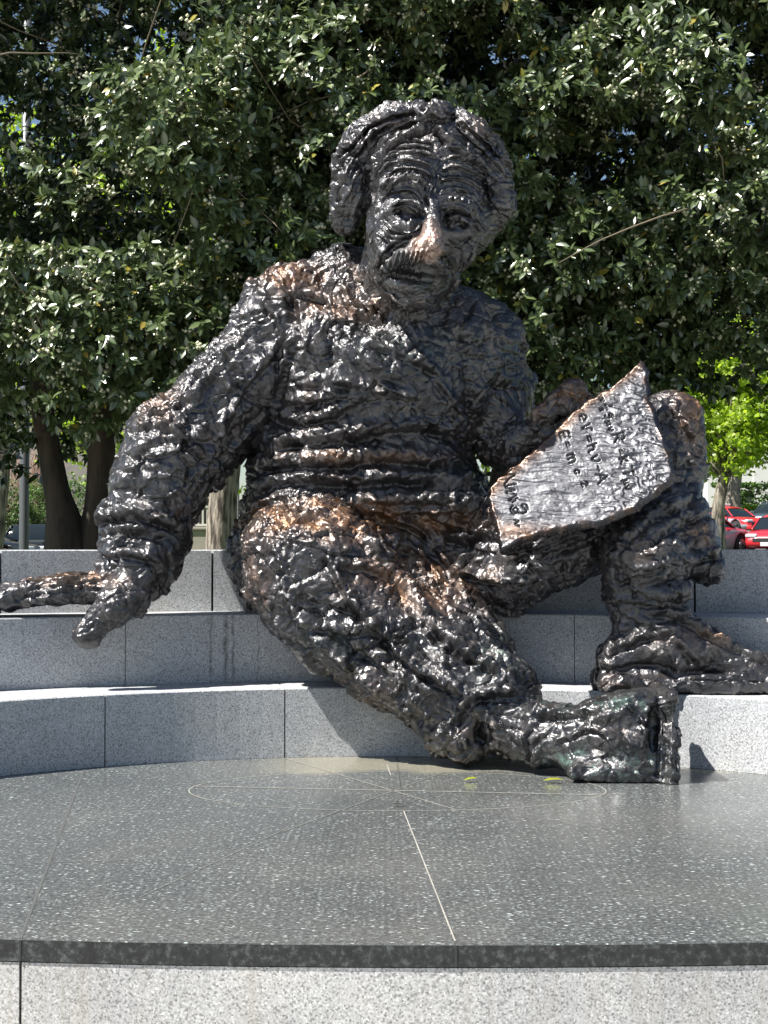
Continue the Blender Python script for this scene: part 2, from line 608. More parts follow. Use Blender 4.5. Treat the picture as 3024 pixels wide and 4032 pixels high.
def ell(c, r, k=0.05, rot=0.0, tilt=0.0, op='u'):
    """ellipsoid; rot turns it in the picture plane (about Y), tilt about X"""
    c = np.array(c, float); r = np.array(r, float)
    R = (Matrix.Rotation(rot, 3, 'Y') @ Matrix.Rotation(tilt, 3, 'X'))
    Ri = np.array(R.inverted())
    m = r.max() + k + 0.06
    def fn(X, Y, Z):
        px, py, pz = X - c[0], Y - c[1], Z - c[2]
        qx = Ri[0, 0] * px + Ri[0, 1] * py + Ri[0, 2] * pz
        qy = Ri[1, 0] * px + Ri[1, 1] * py + Ri[1, 2] * pz
        qz = Ri[2, 0] * px + Ri[2, 1] * py + Ri[2, 2] * pz
        k0 = np.sqrt((qx / r[0]) ** 2 + (qy / r[1]) ** 2 + (qz / r[2]) ** 2)
        k1 = np.sqrt((qx / r[0] ** 2) ** 2 + (qy / r[1] ** 2) ** 2 + (qz / r[2] ** 2) ** 2)
        return k0 * (k0 - 1) / np.maximum(k1, 1e-6)
    _add(fn, c - m, c + m, k, op)

def rbox(c, h, rnd, k=0.03, rz=0.0, rot=0.0, op='u'):
    c = np.array(c, float)
    R = Matrix.Rotation(rz, 3, 'Z') @ Matrix.Rotation(rot, 3, 'Y')
    Ri = np.array(R.inverted())
    m = np.linalg.norm(h) + k + 0.05
    def fn(X, Y, Z):
        px, py, pz = X - c[0], Y - c[1], Z - c[2]
        q = [abs(Ri[i, 0] * px + Ri[i, 1] * py + Ri[i, 2] * pz) - (h[i] - rnd) for i in range(3)]
        o = np.sqrt(np.maximum(q[0], 0) ** 2 + np.maximum(q[1], 0) ** 2 + np.maximum(q[2], 0) ** 2)
        return o + np.minimum(np.maximum(q[0], np.maximum(q[1], q[2])), 0) - rnd
    _add(fn, c - m, c + m, k, op)

def chain(pts, k=0.05, op='u', sq=None):
    """pts: (u, v, Y, radius in sheet px)"""
    P = [(W(u, v, Y), px2m(r, Y)) for u, v, Y, r in pts]
    for (p, r), (q, s) in zip(P[:-1], P[1:]):
        cap(p, q, r, s, k, op, sq)

def combine(base, d, k, op):
    if op == 'u':
        h = np.clip(0.5 + 0.5 * (base - d) / k, 0, 1)
        return base * (1 - h) + d * h - k * h * (1 - h)
    h = np.clip(0.5 - 0.5 * (base + d) / k, 0, 1)      # subtract
    return base * (1 - h) - d * h + k * h * (1 - h)

def field_at(P, prims=None):
    f = np.full(len(P), 0.25)
    for fn, lo, hi, k, op in (prims or PRIMS):
        m = np.all((P >= lo) & (P <= hi), axis=1)
        if m.any():
            f[m] = combine(f[m], fn(P[m, 0], P[m, 1], P[m, 2]), k, op)
    return f

def surf(u, v, y0=7.0, y1=9.1):
    """first surface point met at sheet position u, v"""
    ys = np.linspace(y0, y1, 420)
    P = np.array([W(u, v, y) for y in ys])
    f = field_at(P)
    i = np.argmax(f < 0)
    return P[i] if f[i] < 0 else W(u, v, y1 - .5)

def onsurf(u, v, off=0.0, **kw):
    p = surf(u, v, **kw)
    return W(u, v, p[1] + off)

Wp = W
# ---- body masses
def E(u, v, Y, ru, rv, ry, k=0.08, rot=0.0, tilt=0.0, op='u'):
    ell(W(u, v, Y), (px2m(ru, Y), ry, px2m(rv, Y)), k, math.radians(rot), math.radians(tilt), op)

E(780, 1005, 8.50, 235, 190, 0.46, .10)            # belly
E(776, 1085, 8.50, 258, 90, 0.44, .09)
E(960, 1085, 8.42, 96, 80, 0.34, .08)
E(800, 800, 8.42, 222, 190, 0.46, .10)             # chest
E(700, 720, 8.45, 150, 110, 0.36, .10)
E(960, 800, 8.50, 150, 165, 0.40, .10)
E(780, 1190, 8.55, 240, 130, 0.45, .10)            # pelvis
E(565, 1210, 8.55, 66, 112, 0.26, .06)             # hip at the left, down to the seat
E(552, 1290, 8.46, 24, 42, 0.12, .05)
# shoulders and collar
chain([(640, 665, 8.42, 82), (760, 640, 8.40, 88), (860, 680, 8.38, 95)], .08)
chain([(860, 680, 8.42, 95), (985, 720, 8.48, 85), (1050, 740, 8.5, 78)], .08)
E(640, 620, 8.42, 90, 40, .22, .06, rot=-12)
E(740, 590, 8.40, 62, 52, .22, .06)
# picture-left arm: straight down to the flat hand on the bench
chain([(605, 705, 8.42, 104), (520, 820, 8.38, 100), (440, 915, 8.34, 104)], .07)
chain([(440, 915, 8.34, 104), (385, 975, 8.30, 112), (345, 1055, 8.24, 97)], .07)
chain([(345, 1055, 8.24, 97), (310, 1140, 8.18, 82)], .06)
chain([(262, 1130, 8.16, 52), (345, 1150, 8.16, 66)], .04)        # cuff roll
chain([(310, 1140, 8.17, 84), (296, 1205, 8.12, 84), (282, 1245, 8.08, 62)], .05)
E(366, 1188, 8.18, 30, 52, .10, .04, rot=14)
# flat hand: knuckles, four fingers running left, thumb hanging over the edge
chain([(280, 1262, 8.08, 45), (210, 1274, 8.06, 30)], .03)
chain([(300, 1262, 8.10, 44), (282, 1302, 7.96, 34)], .03)
for v0, y0_, v1, y1_, r in ((1272, 7.93, 1318, 7.84, 17), (1268, 8.02, 1310, 7.90, 17), (1266, 8.12, 1304, 8.05, 16), (1268, 8.20, 1302, 8.16, 15)):
    chain([(250, 1272, y0_ + .08, 32), (140, v0 + 4, y0_ + .03, 30), (70, v0 + 10, y0_, 27)], .022)
    chain([(70, v0 + 10, y0_, 27), (10, v0 + 22, y0_ - .02, 24), (-52, v1 - 6, y1_, 19)], .022)
chain([(290, 1262, 7.98, 44), (242, 1312, 7.86, 38), (192, 1362, 7.82, 35)], .03)
E(180, 1372, 7.80, 31, 26, .08, .02, rot=35)
# ---- far (picture-right) arm and fist on the sheet
chain([(1035, 745, 8.50, 86), (1075, 840, 8.52, 76), (1092, 940, 8.46, 66)], .06)
chain([(1092, 945, 8.46, 62), (1130, 960, 8.30, 50), (1172, 925, 8.16, 34)], .05)
chain([(1172, 925, 8.20, 30), (1200, 905, 8.20, 34), (1240, 880, 8.20, 34)], .03)
chain([(1156, 920, 8.08, 16), (1164, 896, 8.08, 21), (1190, 880, 8.10, 19)], .012)
chain([(1190, 900, 8.05, 19), (1203, 868, 8.05, 23), (1222, 850, 8.10, 22)], .012)
chain([(1220, 885, 8.05, 19), (1234, 847, 8.04, 25), (1252, 841, 8.12, 23)], .012)
chain([(1250, 880, 8.10, 18), (1258, 850, 8.10, 18), (1270, 858, 8.16, 16)], .012)
# ---- picture-left leg, crossing down to the platform
E(700, 1190, 8.12, 172, 95, .40, .09, rot=12)
chain([(800, 1190, 8.45, 110), (690, 1240, 8.10, 128), (690, 1260, 8.0, 128)], .09)
chain([(655, 1245, 8.12, 130), (760, 1332, 8.0, 136), (850, 1405, 7.90, 122)], .09)
E(705, 1215, 7.95, 120, 80, .26, .08, rot=20)
chain([(850, 1392, 7.92, 122), (960, 1455, 7.80, 122), (1050, 1512, 7.70, 112)], .08)
chain([(900, 1220, 8.4, 70), (960, 1300, 8.2, 70), (1040, 1410, 7.95, 60)], .08)
E(1085, 1490, 7.66, 96, 72, .22, .05, rot=35)
chain([(905, 1520, 7.78, 42), (965, 1590, 7.64, 42), (1000, 1600, 7.60, 50)], .04)
E(1000, 1592, 7.60, 52, 58, .15, .04)
E(1070, 1555, 7.58, 55, 60, .16, .05)
E(1050, 1580, 7.50, 26, 34, .10, .03, op='s')       # hollow of the hem
# ankle and shoe, sole turned to the right
chain([(1085, 1570, 7.58, 52), (1170, 1590, 7.45, 62), (1260, 1596, 7.36, 72)], .05)
chain([(1260, 1596, 7.36, 72), (1350, 1594, 7.28, 90)], .05)
rbox(W(1382, 1590, 7.27), (px2m(58, 7.27), .20, px2m(94, 7.27)), .075, .04, rot=math.radians(-3))
E(1345, 1530, 7.22, 70, 26, .14, .03, rot=-18)
E(1390, 1580, 7.12, 26, 58, .08, .02)                # toe cap
E(1412, 1575, 7.09, 9, 50, .045, .015, op='s')       # groove by the welt
rbox(W(1438, 1585, 7.27), (px2m(14, 7.27), .23, px2m(102, 7.27)), .022, .01, rot=math.radians(-1))
rbox(W(1330, 1664, 7.24), (px2m(108, 7.27), .16, px2m(18, 7.27)), .03, .05, rot=math.radians(5))
chain([(1170, 1566, 7.44, 34), (1290, 1545, 7.33, 36), (1400, 1515, 7.26, 30)], .06)
# ---- picture-right leg: thigh out to the raised knee, shin down to the shoe
chain([(940, 1215, 8.50, 112), (1100, 1200, 8.34, 118), (1230, 1140, 8.16, 112)], .09)
chain([(1230, 1140, 8.16, 112), (1350, 1060, 8.12, 108), (1425, 985, 8.14, 90)], .08)
E(1436, 950, 8.17, 84, 92, .26, .06, rot=-20)
E(1450, 900, 8.16, 52, 46, .20, .05)
chain([(1436, 980, 8.12, 78), (1440, 1100, 7.98, 70), (1440, 1150, 7.88, 92)], .07)
E(1400, 1195, 7.76, 92, 78, .24, .06, rot=-28)
chain([(1462, 1100, 7.88, 48), (1490, 1160, 7.84, 54), (1508, 1225, 7.84, 46)], .05)
E(1540, 1215, 7.84, 24, 44, .14, .03, rot=-14)
chain([(1400, 1210, 7.85, 86), (1385, 1270, 7.82, 70), (1390, 1330, 7.80, 58)], .05)
E(1340, 1262, 7.80, 30, 52, .14, .04)
E(1512, 1262, 7.76, 38, 24, .20, .02, op='s')        # shade under the trouser hem
E(1420, 1275, 7.76, 58, 30, .18, .03)
chain([(1385, 1320, 7.80, 62), (1400, 1380, 7.78, 66), (1385, 1430, 7.76, 60)], .05)
# shoe on the lower tier
chain([(1345, 1420, 7.76, 52), (1430, 1410, 7.74, 62), (1500, 1400, 7.74, 58)], .05)
chain([(1440, 1350, 7.76, 46), (1510, 1395, 7.74, 44), (1600, 1436, 7.70, 36)], .04)
chain([(1600, 1440, 7.70, 36), (1700, 1458, 7.66, 32), (1760, 1462, 7.64, 26)], .04)
rbox(W(1520, 1476, 7.72), (px2m(238, 7.72), .16, px2m(21, 7.72)), .03, .02, rot=math.radians(1.0))
E(1320, 1440, 7.74, 38, 46, .14, .04)
E(1325, 1470, 7.74, 44, 27, .16, .02)

# ---- neck and head; H() turns measured places on the enlarged head into sheet places
def H(zx, zy):
    return 658.3 + zx * .3042, 208.5 + zy * .3042
HEAD_BACK = 0.07
def HE(zx, zy, Y, rx, rz, ry, k=.03, rot=0, tilt=0, op='u'):
    u, v = H(zx, zy)
    Y = Y + HEAD_BACK
    E(u, v, Y, rx * .3042, rz * .3042, ry, k, rot, tilt, op)
chain([(850, 700, 8.38, 92), (868, 620, 8.22, 92), (885, 560, 8.1, 100)], .06)
E(830, 650, 8.2, 62, 60, .16, .05)
HE(850, 590, 8.02, 445, 430, .40, .06)                     # skull
HE(800, 960, 7.92, 375, 420, .34, .07, rot=6)              # face
HE(760, 1250, 7.86, 265, 215, .25, .08, rot=14)            # jaw
HE(1050, 870, 7.98, 275, 330, .30, .06)                    # shaded cheek side
# hair masses
for a in ((325, 640, 8.06, 140, 310, .24, 0), (430, 370, 8.04, 170, 190, .28, 0), (640, 250, 8.02, 240, 160, .32, -15),
          (860, 225, 7.98, 200, 110, .30, 0), (940, 160, 7.95, 100, 70, .22, 0), (1170, 330, 8.02, 190, 150, .30, 35), (1330, 540, 8.06, 130, 240, .26, 0),
          (1360, 740, 8.08, 95, 220, .24, 0), (1265, 900, 8.08, 80, 150, .22, 10), (270, 800, 8.10, 105, 190, .20, 0)):
    HE(a[0], a[1], a[2], a[3], a[4], a[5], .045, rot=a[6])
HE(395, 900, 7.72, 26, 190, .12, .03, rot=2, op='s')       # gap between hair and cheek
# ear lobe low in the hair
HE(335, 900, 7.99, 34, 80, .06, .04)
# features placed on that surface
def hs(zx, zy, off=0.0):
    u, v = H(zx, zy); return onsurf(u, v, off)
def hcap(pts, k=.02, op='u'):
    P = [(hs(x, y, o), px2m(r * .3042, 7.7)) for x, y, r, o in pts]
    for (p, r), (q, s) in zip(P[:-1], P[1:]):
        cap(p, q, r, s, k, op)
def hell(zx, zy, rx, rz, ry, off, k=.02, rot=0, op='u'):
    p = hs(zx, zy, off)
    ell(p, (px2m(rx * .3042, 7.7), ry, px2m(rz * .3042, 7.7)), k, math.radians(rot), 0, op)
FACE0 = len(PRIMS)
nose_pts = [hs(915, 760, .0), hs(912, 860, -.035), hs(900, 960, -.085), hs(888, 1040, -.12)]
eyeL, eyeR = hs(712, 800), hs(1092, 905)
brow_L = [(540, 700, 36, -.004), (600, 625, 42, -.018), (700, 600, 46, -.022), (800, 630, 44, -.018), (880, 700, 38, -.01)]
brow_R = [(965, 735, 40, -.012), (1060, 715, 44, -.018), (1160, 770, 40, -.012), (1230, 850, 34, .0)]
hell(712, 800, 135, 92, .085, 0.0, .035, rot=12, op='s')
hell(1090, 900, 112, 84, .078, 0.0, .035, rot=16, op='s')
hcap(brow_L, .03); hcap(brow_R, .03)
for p, r in ((eyeL, .074), (eyeR, .068)):
    ell(p + np.array([0, .058, .0]), (r * 1.08, r * .85, r * .80), .012)
def lid(c, pts, r, y):
    P = [c + np.array([x * 1.0, y + yy, z]) for x, z, yy in pts]
    for p, q in zip(P[:-1], P[1:]):
        cap(p, q, r, r, .008)
lid(eyeL, [(-.088, -.020, .05), (-.045, .016, .005), (.010, .026, -.008), (.06, .006, .012), (.088, -.03, .05)], .026, -.010)
lid(eyeL, [(-.088, -.014, .05), (-.035, -.046, .012), (.03, -.052, .01), (.085, -.034, .05)], .016, -.004)
lid(eyeR, [(-.080, .000, .05), (-.03, .022, .005), (.02, .016, -.004), (.075, -.012, .05)], .024, -.008)
lid(eyeR, [(-.080, .008, .05), (-.03, -.038, .012), (.03, -.046, .012), (.075, -.016, .05)], .015, -.002)
hcap([(590, 850, 20, .012), (650, 905, 26, -.004), (740, 925, 26, -.006), (810, 880, 20, .0)], .02)       # bags under the eyes
hcap([(1010, 960, 22, .004), (1090, 1000, 26, -.006), (1170, 960, 20, .006)], .02)
for (p, q, r, s) in zip(nose_pts[:-1], nose_pts[1:], (.031, .036, .044), (.036, .044, .060)):
    cap(p, q, r, s, .03)
NOSE_TIP = nose_pts[-1]
ell(NOSE_TIP + np.array([0, -.005, -.012]), (.064, .066, .062), .03)
ell(NOSE_TIP + np.array([-.070, .055, .004]), (.036, .05, .036), .022)
ell(NOSE_TIP + np.array([.045, .060, -.020]), (.030, .045, .034), .022)
ell(NOSE_TIP + np.array([-.045, .03, -.070]), (.022, .03, .014), .01, 0, 0, 's')
# cheeks, folds, moustache, lips, chin
hell(600, 1030, 125, 105, .06, .012, .04, rot=-25)
hell(1120, 1110, 105, 120, .055, .012, .04)
hcap([(770, 985, 24, .002), (660, 1030, 30, -.012), (560, 1110, 30, -.012), (510, 1210, 28, -.008), (530, 1310, 24, .0), (610, 1400, 20, .0)], .02)
hcap([(975, 1090, 22, .002), (1040, 1180, 28, -.008), (1060, 1290, 26, .0), (1010, 1390, 20, .0)], .02)
hcap([(560, 1255, 18, .0), (700, 1255, 22, .004), (840, 1290, 22, .004), (960, 1310, 18, .0)], .012, 's')
hcap([(870, 1150, 50, -.045), (770, 1125, 66, -.065), (690, 1140, 60, -.055), (620, 1190, 42, -.03), (580, 1240, 22, -.006)], .02)
hcap([(880, 1170, 44, -.03), (950, 1190, 46, -.038), (1000, 1250, 32, -.02), (1020, 1300, 18, .0)], .02)
hcap([(590, 1315, 28, -.010), (680, 1335, 42, -.034), (780, 1370, 44, -.034), (880, 1360, 26, -.006)], .02)
hell(770, 1440, 150, 60, .07, -.004, .04, rot=10)
hcap([(640, 1385, 12, .0), (760, 1410, 14, .002), (880, 1400, 12, .0)], .012, 's')
FACE1 = len(PRIMS)

def build_field():
    n = np.ceil((BB[1] - BB[0]) / VOX).astype(int) + 1
    F = np.full(n, 0.25, np.float32)
    gx = BB[0][0] + np.arange(n[0]) * VOX
    gy = BB[0][1] + np.arange(n[1]) * VOX
    gz = BB[0][2] + np.arange(n[2]) * VOX
    for fn, lo, hi, k, op in PRIMS:
        i0 = np.clip(np.floor((lo - BB[0]) / VOX).astype(int), 0, n)
        i1 = np.clip(np.ceil((hi - BB[0]) / VOX).astype(int) + 1, 0, n)
        if np.any(i1 <= i0): continue
        sl = tuple(slice(a, b) for a, b in zip(i0, i1))
        X = gx[sl[0]][:, None, None].astype(np.float32)
        Y = gy[sl[1]][None, :, None].astype(np.float32)
        Z = gz[sl[2]][None, None, :].astype(np.float32)
        F[sl] = combine(F[sl], fn(X, Y, Z).astype(np.float32), k, op)
    # close the borders
    F[0] = F[-1] = 0.25; F[:, 0] = F[:, -1] = 0.25; F[:, :, 0] = F[:, :, -1] = 0.25
    return F

def surface_nets(F):
    S = F < 0
    cnt = np.zeros(np.array(F.shape) - 1, np.int8)
    for i in (0, 1):
        for j in (0, 1):
            for k in (0, 1):
                cnt += S[i:F.shape[0] - 1 + i, j:F.shape[1] - 1 + j, k:F.shape[2] - 1 + k]
    act = (cnt > 0) & (cnt < 8)
    I, J, K = np.nonzero(act)
    idx = np.full(act.shape, -1, np.int32)
    idx[I, J, K] = np.arange(len(I))
    acc = np.zeros((len(I), 3)); num = np.zeros(len(I))
    cs = [(i, j, k) for i in (0, 1) for j in (0, 1) for k in (0, 1)]
    vals = {c: F[I + c[0], J + c[1], K + c[2]] for c in cs}
    for c in cs:
        for ax in range(3):
            if c[ax] == 0:
                d = list(c); d[ax] = 1; d = tuple(d)
                a, b = vals[c], vals[d]
                m = (a < 0) != (b < 0)
                t = np.where(m, a / np.where(a == b, 1, a - b), 0)
                p = np.array(c, float)[None, :].repeat(len(I), 0)
                p[:, ax] += t
                acc[m] += p[m]; num[m] += 1
    V = (np.stack([I, J, K], 1) + acc / num[:, None]) * VOX + BB[0]
    quads = []
    for ax in range(3):
        A = S; sl0 = [slice(None)] * 3; sl1 = [slice(None)] * 3
        sl0[ax] = slice(0, -1); sl1[ax] = slice(1, None)
        ch = A[tuple(sl0)] != A[tuple(sl1)]
        i, j, k = np.nonzero(ch)
        P = [i, j, k]
        o1, o2 = [(1, 2), (2, 0), (0, 1)][ax]
        m = (P[o1] > 0) & (P[o2] > 0)
        for q in range(3): P[q] = P[q][m]
        ok = np.ones(len(P[0]), bool)
        for q in range(3): ok &= P[q] < idx.shape[q]
        for q in range(3): P[q] = P[q][ok]
        def at(d1, d2):
            Q = [P[0].copy(), P[1].copy(), P[2].copy()]
            Q[o1] -= d1; Q[o2] -= d2
            return idx[Q[0], Q[1], Q[2]]
        a, b, c, d = at(1, 1), at(0, 1), at(0, 0), at(1, 0)
        inside = A[P[0], P[1], P[2]]
        q1 = np.stack([a, b, c, d], 1)
        q1[~inside] = q1[~inside][:, ::-1]
        quads.append(q1)
    Q = np.concatenate(quads)
    Q = Q[(Q >= 0).all(1)]
    return V, Q

def refine(V, Q, polys, mask):
    """split the masked quads into four (smoothly); their unsplit neighbours become n-gons so nothing gapes"""
    nf = len(Q)
    E_ = np.concatenate([Q[:, [0, 1]], Q[:, [1, 2]], Q[:, [2, 3]], Q[:, [3, 0]]])
    Es = np.sort(E_, axis=1)
    key = Es[:, 0].astype(np.int64) * len(V) + Es[:, 1]
    uk, inv = np.unique(key, return_inverse=True)
    ea, eb = uk // len(V), uk % len(V)
    split = np.zeros(len(uk), bool)
    M4 = np.concatenate([mask] * 4)
    split[inv[M4]] = True
    em = (V[ea] + V[eb]) / 2
    fc = V[Q].mean(1)
    esum = np.zeros((len(uk), 3)); ecnt = np.zeros(len(uk)); emask = np.zeros(len(uk))
    for s in range(4):
        e = inv[s * nf:(s + 1) * nf]
        for c in range(3): esum[:, c] += np.bincount(e, fc[:, c], len(uk))
        ecnt += np.bincount(e, minlength=len(uk)); emask += np.bincount(e, mask.astype(float), len(uk))
    ok = (ecnt == 2) & (emask == 2)
    ep = np.where(ok[:, None], (em * 2 + esum) / 4, em)
    vf = np.zeros_like(V); vn = np.zeros(len(V)); es = np.zeros_like(V); en = np.zeros(len(V)); full = np.ones(len(V), bool)
    for s in range(4):
        vn += np.bincount(Q[:, s], minlength=len(V))
        for c in range(3): vf[:, c] += np.bincount(Q[:, s], fc[:, c], len(V))
        full[Q[~mask, s]] = False
    for idx in (ea, eb):
        en += np.bincount(idx, minlength=len(V))
        for c in range(3): es[:, c] += np.bincount(idx, em[:, c], len(V))
    for k_, A in polys.items(): full[A.ravel()] = False
    n = np.maximum(vn, 1)[:, None]
    vp = (vf / n + 2 * es / np.maximum(en, 1)[:, None] + (n - 3) * V) / n
    VP = np.where(full[:, None], vp, V)
    eid = np.full(len(uk), -1); si = np.nonzero(split)[0]; eid[si] = len(V) + np.arange(len(si))
    fm = np.nonzero(mask)[0]
    fid = np.full(nf, -1); fid[fm] = len(V) + len(si) + np.arange(len(fm))
    NV = np.concatenate([VP, ep[si], fc[fm]])
    e0, e1, e2, e3 = (eid[inv[s * nf:(s + 1) * nf]] for s in range(4))
    q = Q[fm]; f = fid[fm]; a0, a1, a2, a3 = e0[fm], e1[fm], e2[fm], e3[fm]
    NQ = np.concatenate([np.stack([q[:, 0], a0, f, a3], 1), np.stack([q[:, 1], a1, f, a0], 1), np.stack([q[:, 2], a2, f, a1], 1), np.stack([q[:, 3], a3, f, a2], 1)])
    keep = np.nonzero(~mask)[0]
    has = (np.stack([e0, e1, e2, e3], 1)[keep] >= 0)
    plain = keep[~has.any(1)]
    out = {k_: [A] for k_, A in polys.items()}
    for i in keep[has.any(1)]:
        p = []
        for s, e in enumerate((e0[i], e1[i], e2[i], e3[i])):
            p.append(int(Q[i, s]))
            if e >= 0: p.append(int(e))
        out.setdefault(len(p), []).append(np.array([p]))
    return NV, np.concatenate([Q[plain], NQ]), {k_: np.concatenate(v_) for k_, v_ in out.items()}

def vnormals(V, Q, polys=None):
    if polys:
        Q = np.concatenate([Q] + [A[:, [0, 1, 2, 3]] for A in polys.values() if A.shape[1] >= 4])
    d1 = V[Q[:, 2]] - V[Q[:, 0]]; d2 = V[Q[:, 3]] - V[Q[:, 1]]
    fn = np.cross(d1, d2)
    Nn = np.zeros_like(V)
    for s in range(4):
        for c in range(3):
            Nn[:, c] += np.bincount(Q[:, s], fn[:, c], len(V))
    return Nn / np.maximum(np.linalg.norm(Nn, axis=1), 1e-9)[:, None]

def h3(ix, iy, iz, s):
    h = (ix.astype(np.int64) * 73856093) ^ (iy.astype(np.int64) * 19349663) ^ (iz.astype(np.int64) * 83492791) ^ (s * 2654435761 & 0x7fffffff)
    h = (h ^ (h >> 13)) * 1274126177 & 0xffffffff
    h = (h ^ (h >> 16)) * 2246822519 & 0xffffffff
    return ((h ^ (h >> 15)) & 0xffff) / 65535.0

def vnoise(P, s=0):
    I = np.floor(P).astype(np.int64); f = P - I
    f = f * f * (3 - 2 * f)
    out = 0
    for dx in (0, 1):
        for dy in (0, 1):
            for dz in (0, 1):
                w = (f[:, 0] if dx else 1 - f[:, 0]) * (f[:, 1] if dy else 1 - f[:, 1]) * (f[:, 2] if dz else 1 - f[:, 2])
                out = out + w * h3(I[:, 0] + dx, I[:, 1] + dy, I[:, 2] + dz, s)
    return out - 0.5

def chunks(P, cell, seed, stretch=(1, 1, 1)):
    """pressed-clay cells: returns cell values, offset from cell centre and F2-F1"""
    S = P / (np.array(stretch) * cell)
    I = np.floor(S).astype(np.int64)
    n = len(P)
    d1 = np.full(n, 9.0); d2 = np.full(n, 9.0)
    best = np.zeros((n, 3)); rid = np.zeros((n, 4))
    for dx in (-1, 0, 1):
        for dy in (-1, 0, 1):
            for dz in (-1, 0, 1):
                cx, cy, cz = I[:, 0] + dx, I[:, 1] + dy, I[:, 2] + dz
                q = np.stack([cx + h3(cx, cy, cz, seed), cy + h3(cx, cy, cz, seed + 1), cz + h3(cx, cy, cz, seed + 2)], 1)
                d = np.sqrt(((S - q) ** 2).sum(1))
                m = d < d1
                d2 = np.where(m, d1, np.minimum(d2, d))
                d1 = np.where(m, d, d1)
                best[m] = (S - q)[m]
                rid[m] = np.stack([cx, cy, cz, cx], 1)[m]
    r = [h3(rid[:, 0], rid[:, 1], rid[:, 2], seed + 10 + i) for i in range(4)]
    return r, best * np.array(stretch), d2 - d1

def flakes(P, cell, seed, tilt=0.5, rad=0.72, stretch=(1, 1, 1), edge=0.55):
    """overlapping pressed pellets: the highest of the tilted discs around each point; returns height in cell units"""
    st = np.array(stretch)
    S = P / (st * cell)
    I = np.floor(S).astype(np.int64)
    best = np.full(len(P), -9.0)
    for dx in (-1, 0, 1):
        for dy in (-1, 0, 1):
            for dz in (-1, 0, 1):
                cx, cy, cz = I[:, 0] + dx, I[:, 1] + dy, I[:, 2] + dz
                hs_ = [h3(cx, cy, cz, seed + i) for i in range(7)]
                ox = S[:, 0] - cx - hs_[0]; oy = S[:, 1] - cy - hs_[1]; oz = S[:, 2] - cz - hs_[2]
                d = np.sqrt(ox * ox + oy * oy + oz * oz)
                r_ = rad * (.7 + .6 * hs_[3])
                h = .38 * hs_[3] + tilt * (ox * (hs_[4] - .5) + oy * (hs_[5] - .5) + oz * (hs_[6] - .5)) * 2
                h = h - edge * np.clip((d - r_) * 9.0, 0, 1) - .06 * d * d - 2.2 * np.clip(d - r_, 0, 2)
                best = np.maximum(best, h)
    return best

def polydist(u, v, pts):
    """distance to a polyline and the position along it"""
    d = np.full(len(u), 1e9); tt = np.zeros(len(u)); L0 = 0.0
    for (x0, y0), (x1, y1) in zip(pts[:-1], pts[1:]):
        bx, by = x1 - x0, y1 - y0
        L = math.hypot(bx, by) + 1e-9
        t = np.clip(((u - x0) * bx + (v - y0) * by) / L ** 2, 0, 1)
        e = np.hypot(u - x0 - t * bx, v - y0 - t * by)
        m = e < d
        d[m] = e[m]; tt[m] = L0 + t[m] * L
        L0 += L
    return d, tt, L0

def smooth_line(pts, n=4):
    P = [np.array(p, float) for p in pts]
    P = [2 * P[0] - P[1]] + P + [2 * P[-1] - P[-2]]
    out = []
    for i in range(1, len(P) - 2):
        for k in range(n):
            t = k / n
            a, b, c, d = P[i - 1], P[i], P[i + 1], P[i + 2]
            out.append(0.5 * ((2 * b) + (c - a) * t + (2 * a - 5 * b + 4 * c - d) * t * t + (3 * b - a - 3 * c + d) * t ** 3))
    out.append(P[-2])
    return [tuple(p) for p in out]

# strokes: the modeller's ridges (+) and grooves (-): (points, half width px, height m)
def Z1(pts): return [H(x, y) for x, y in pts]
def Z2(pts): return [(438.9 + x * .46297, 521.2 + y * .46297) for x, y in pts]
def Z3(pts): return [(466.3 + x * .6118, 1069.8 + y * .6118) for x, y in pts]
STROKES = []
def stroke(pts, w, h, smooth=True):
    STROKES.append((smooth_line(pts) if smooth else pts, w, h))
# forehead and brow wrinkles
for pts in ([(560, 660), (600, 560), (700, 505), (830, 520), (900, 570)], [(520, 640), (560, 520), (660, 455), (800, 455), (900, 490)],
            [(500, 600), (540, 480), (640, 405), (790, 395), (930, 420)], [(580, 420), (650, 365), (780, 345), (900, 360)],
            [(600, 350), (700, 300), (820, 300), (920, 310)], [(590, 700), (640, 610), (730, 570), (820, 600), (880, 660)],
            [(560, 760), (600, 690), (700, 650), (790, 680), (850, 760)],
            [(960, 680), (1060, 650), (1160, 690), (1230, 770)], [(960, 600), (1060, 570), (1180, 610), (1260, 690)],
            [(980, 520), (1080, 490), (1200, 540), (1280, 620)], [(1000, 440), (1090, 420), (1200, 450)],
            [(980, 790), (1060, 770), (1150, 800), (1200, 870)]):
    stroke(Z1(pts), 3.0, .021)
for pts in ([(470, 700), (430, 800), (430, 920)], [(500, 740), (460, 840), (460, 960), (430, 1060)], [(530, 780), (500, 860), (510, 960), (470, 1060)],
            [(560, 880), (640, 960), (740, 960), (820, 920)], [(540, 930), (620, 1000), (720, 1000)], [(520, 980), (600, 1040), (560, 1110)],
            [(430, 1090), (450, 1200), (520, 1330), (620, 1420), (740, 1470)], [(460, 1130), (490, 1260), (570, 1370), (680, 1440)],
            [(400, 1000), (410, 1120), (450, 1240), (520, 1360)], [(1180, 900), (1230, 960), (1210, 1060)], [(1220, 860), (1280, 950), (1250, 1080)],
            [(1140, 1000), (1190, 1080), (1150, 1200), (1060, 1300)], [(1090, 1050), (1120, 1150), (1090, 1260)], [(1020, 1010), (1090, 1040), (1170, 1010)],
            [(1000, 1340), (960, 1410), (860, 1450)], [(880, 700), (900, 640), (890, 560)], [(930, 700), (940, 620), (960, 560)]):
    stroke(Z1(pts), 2.8, .019)
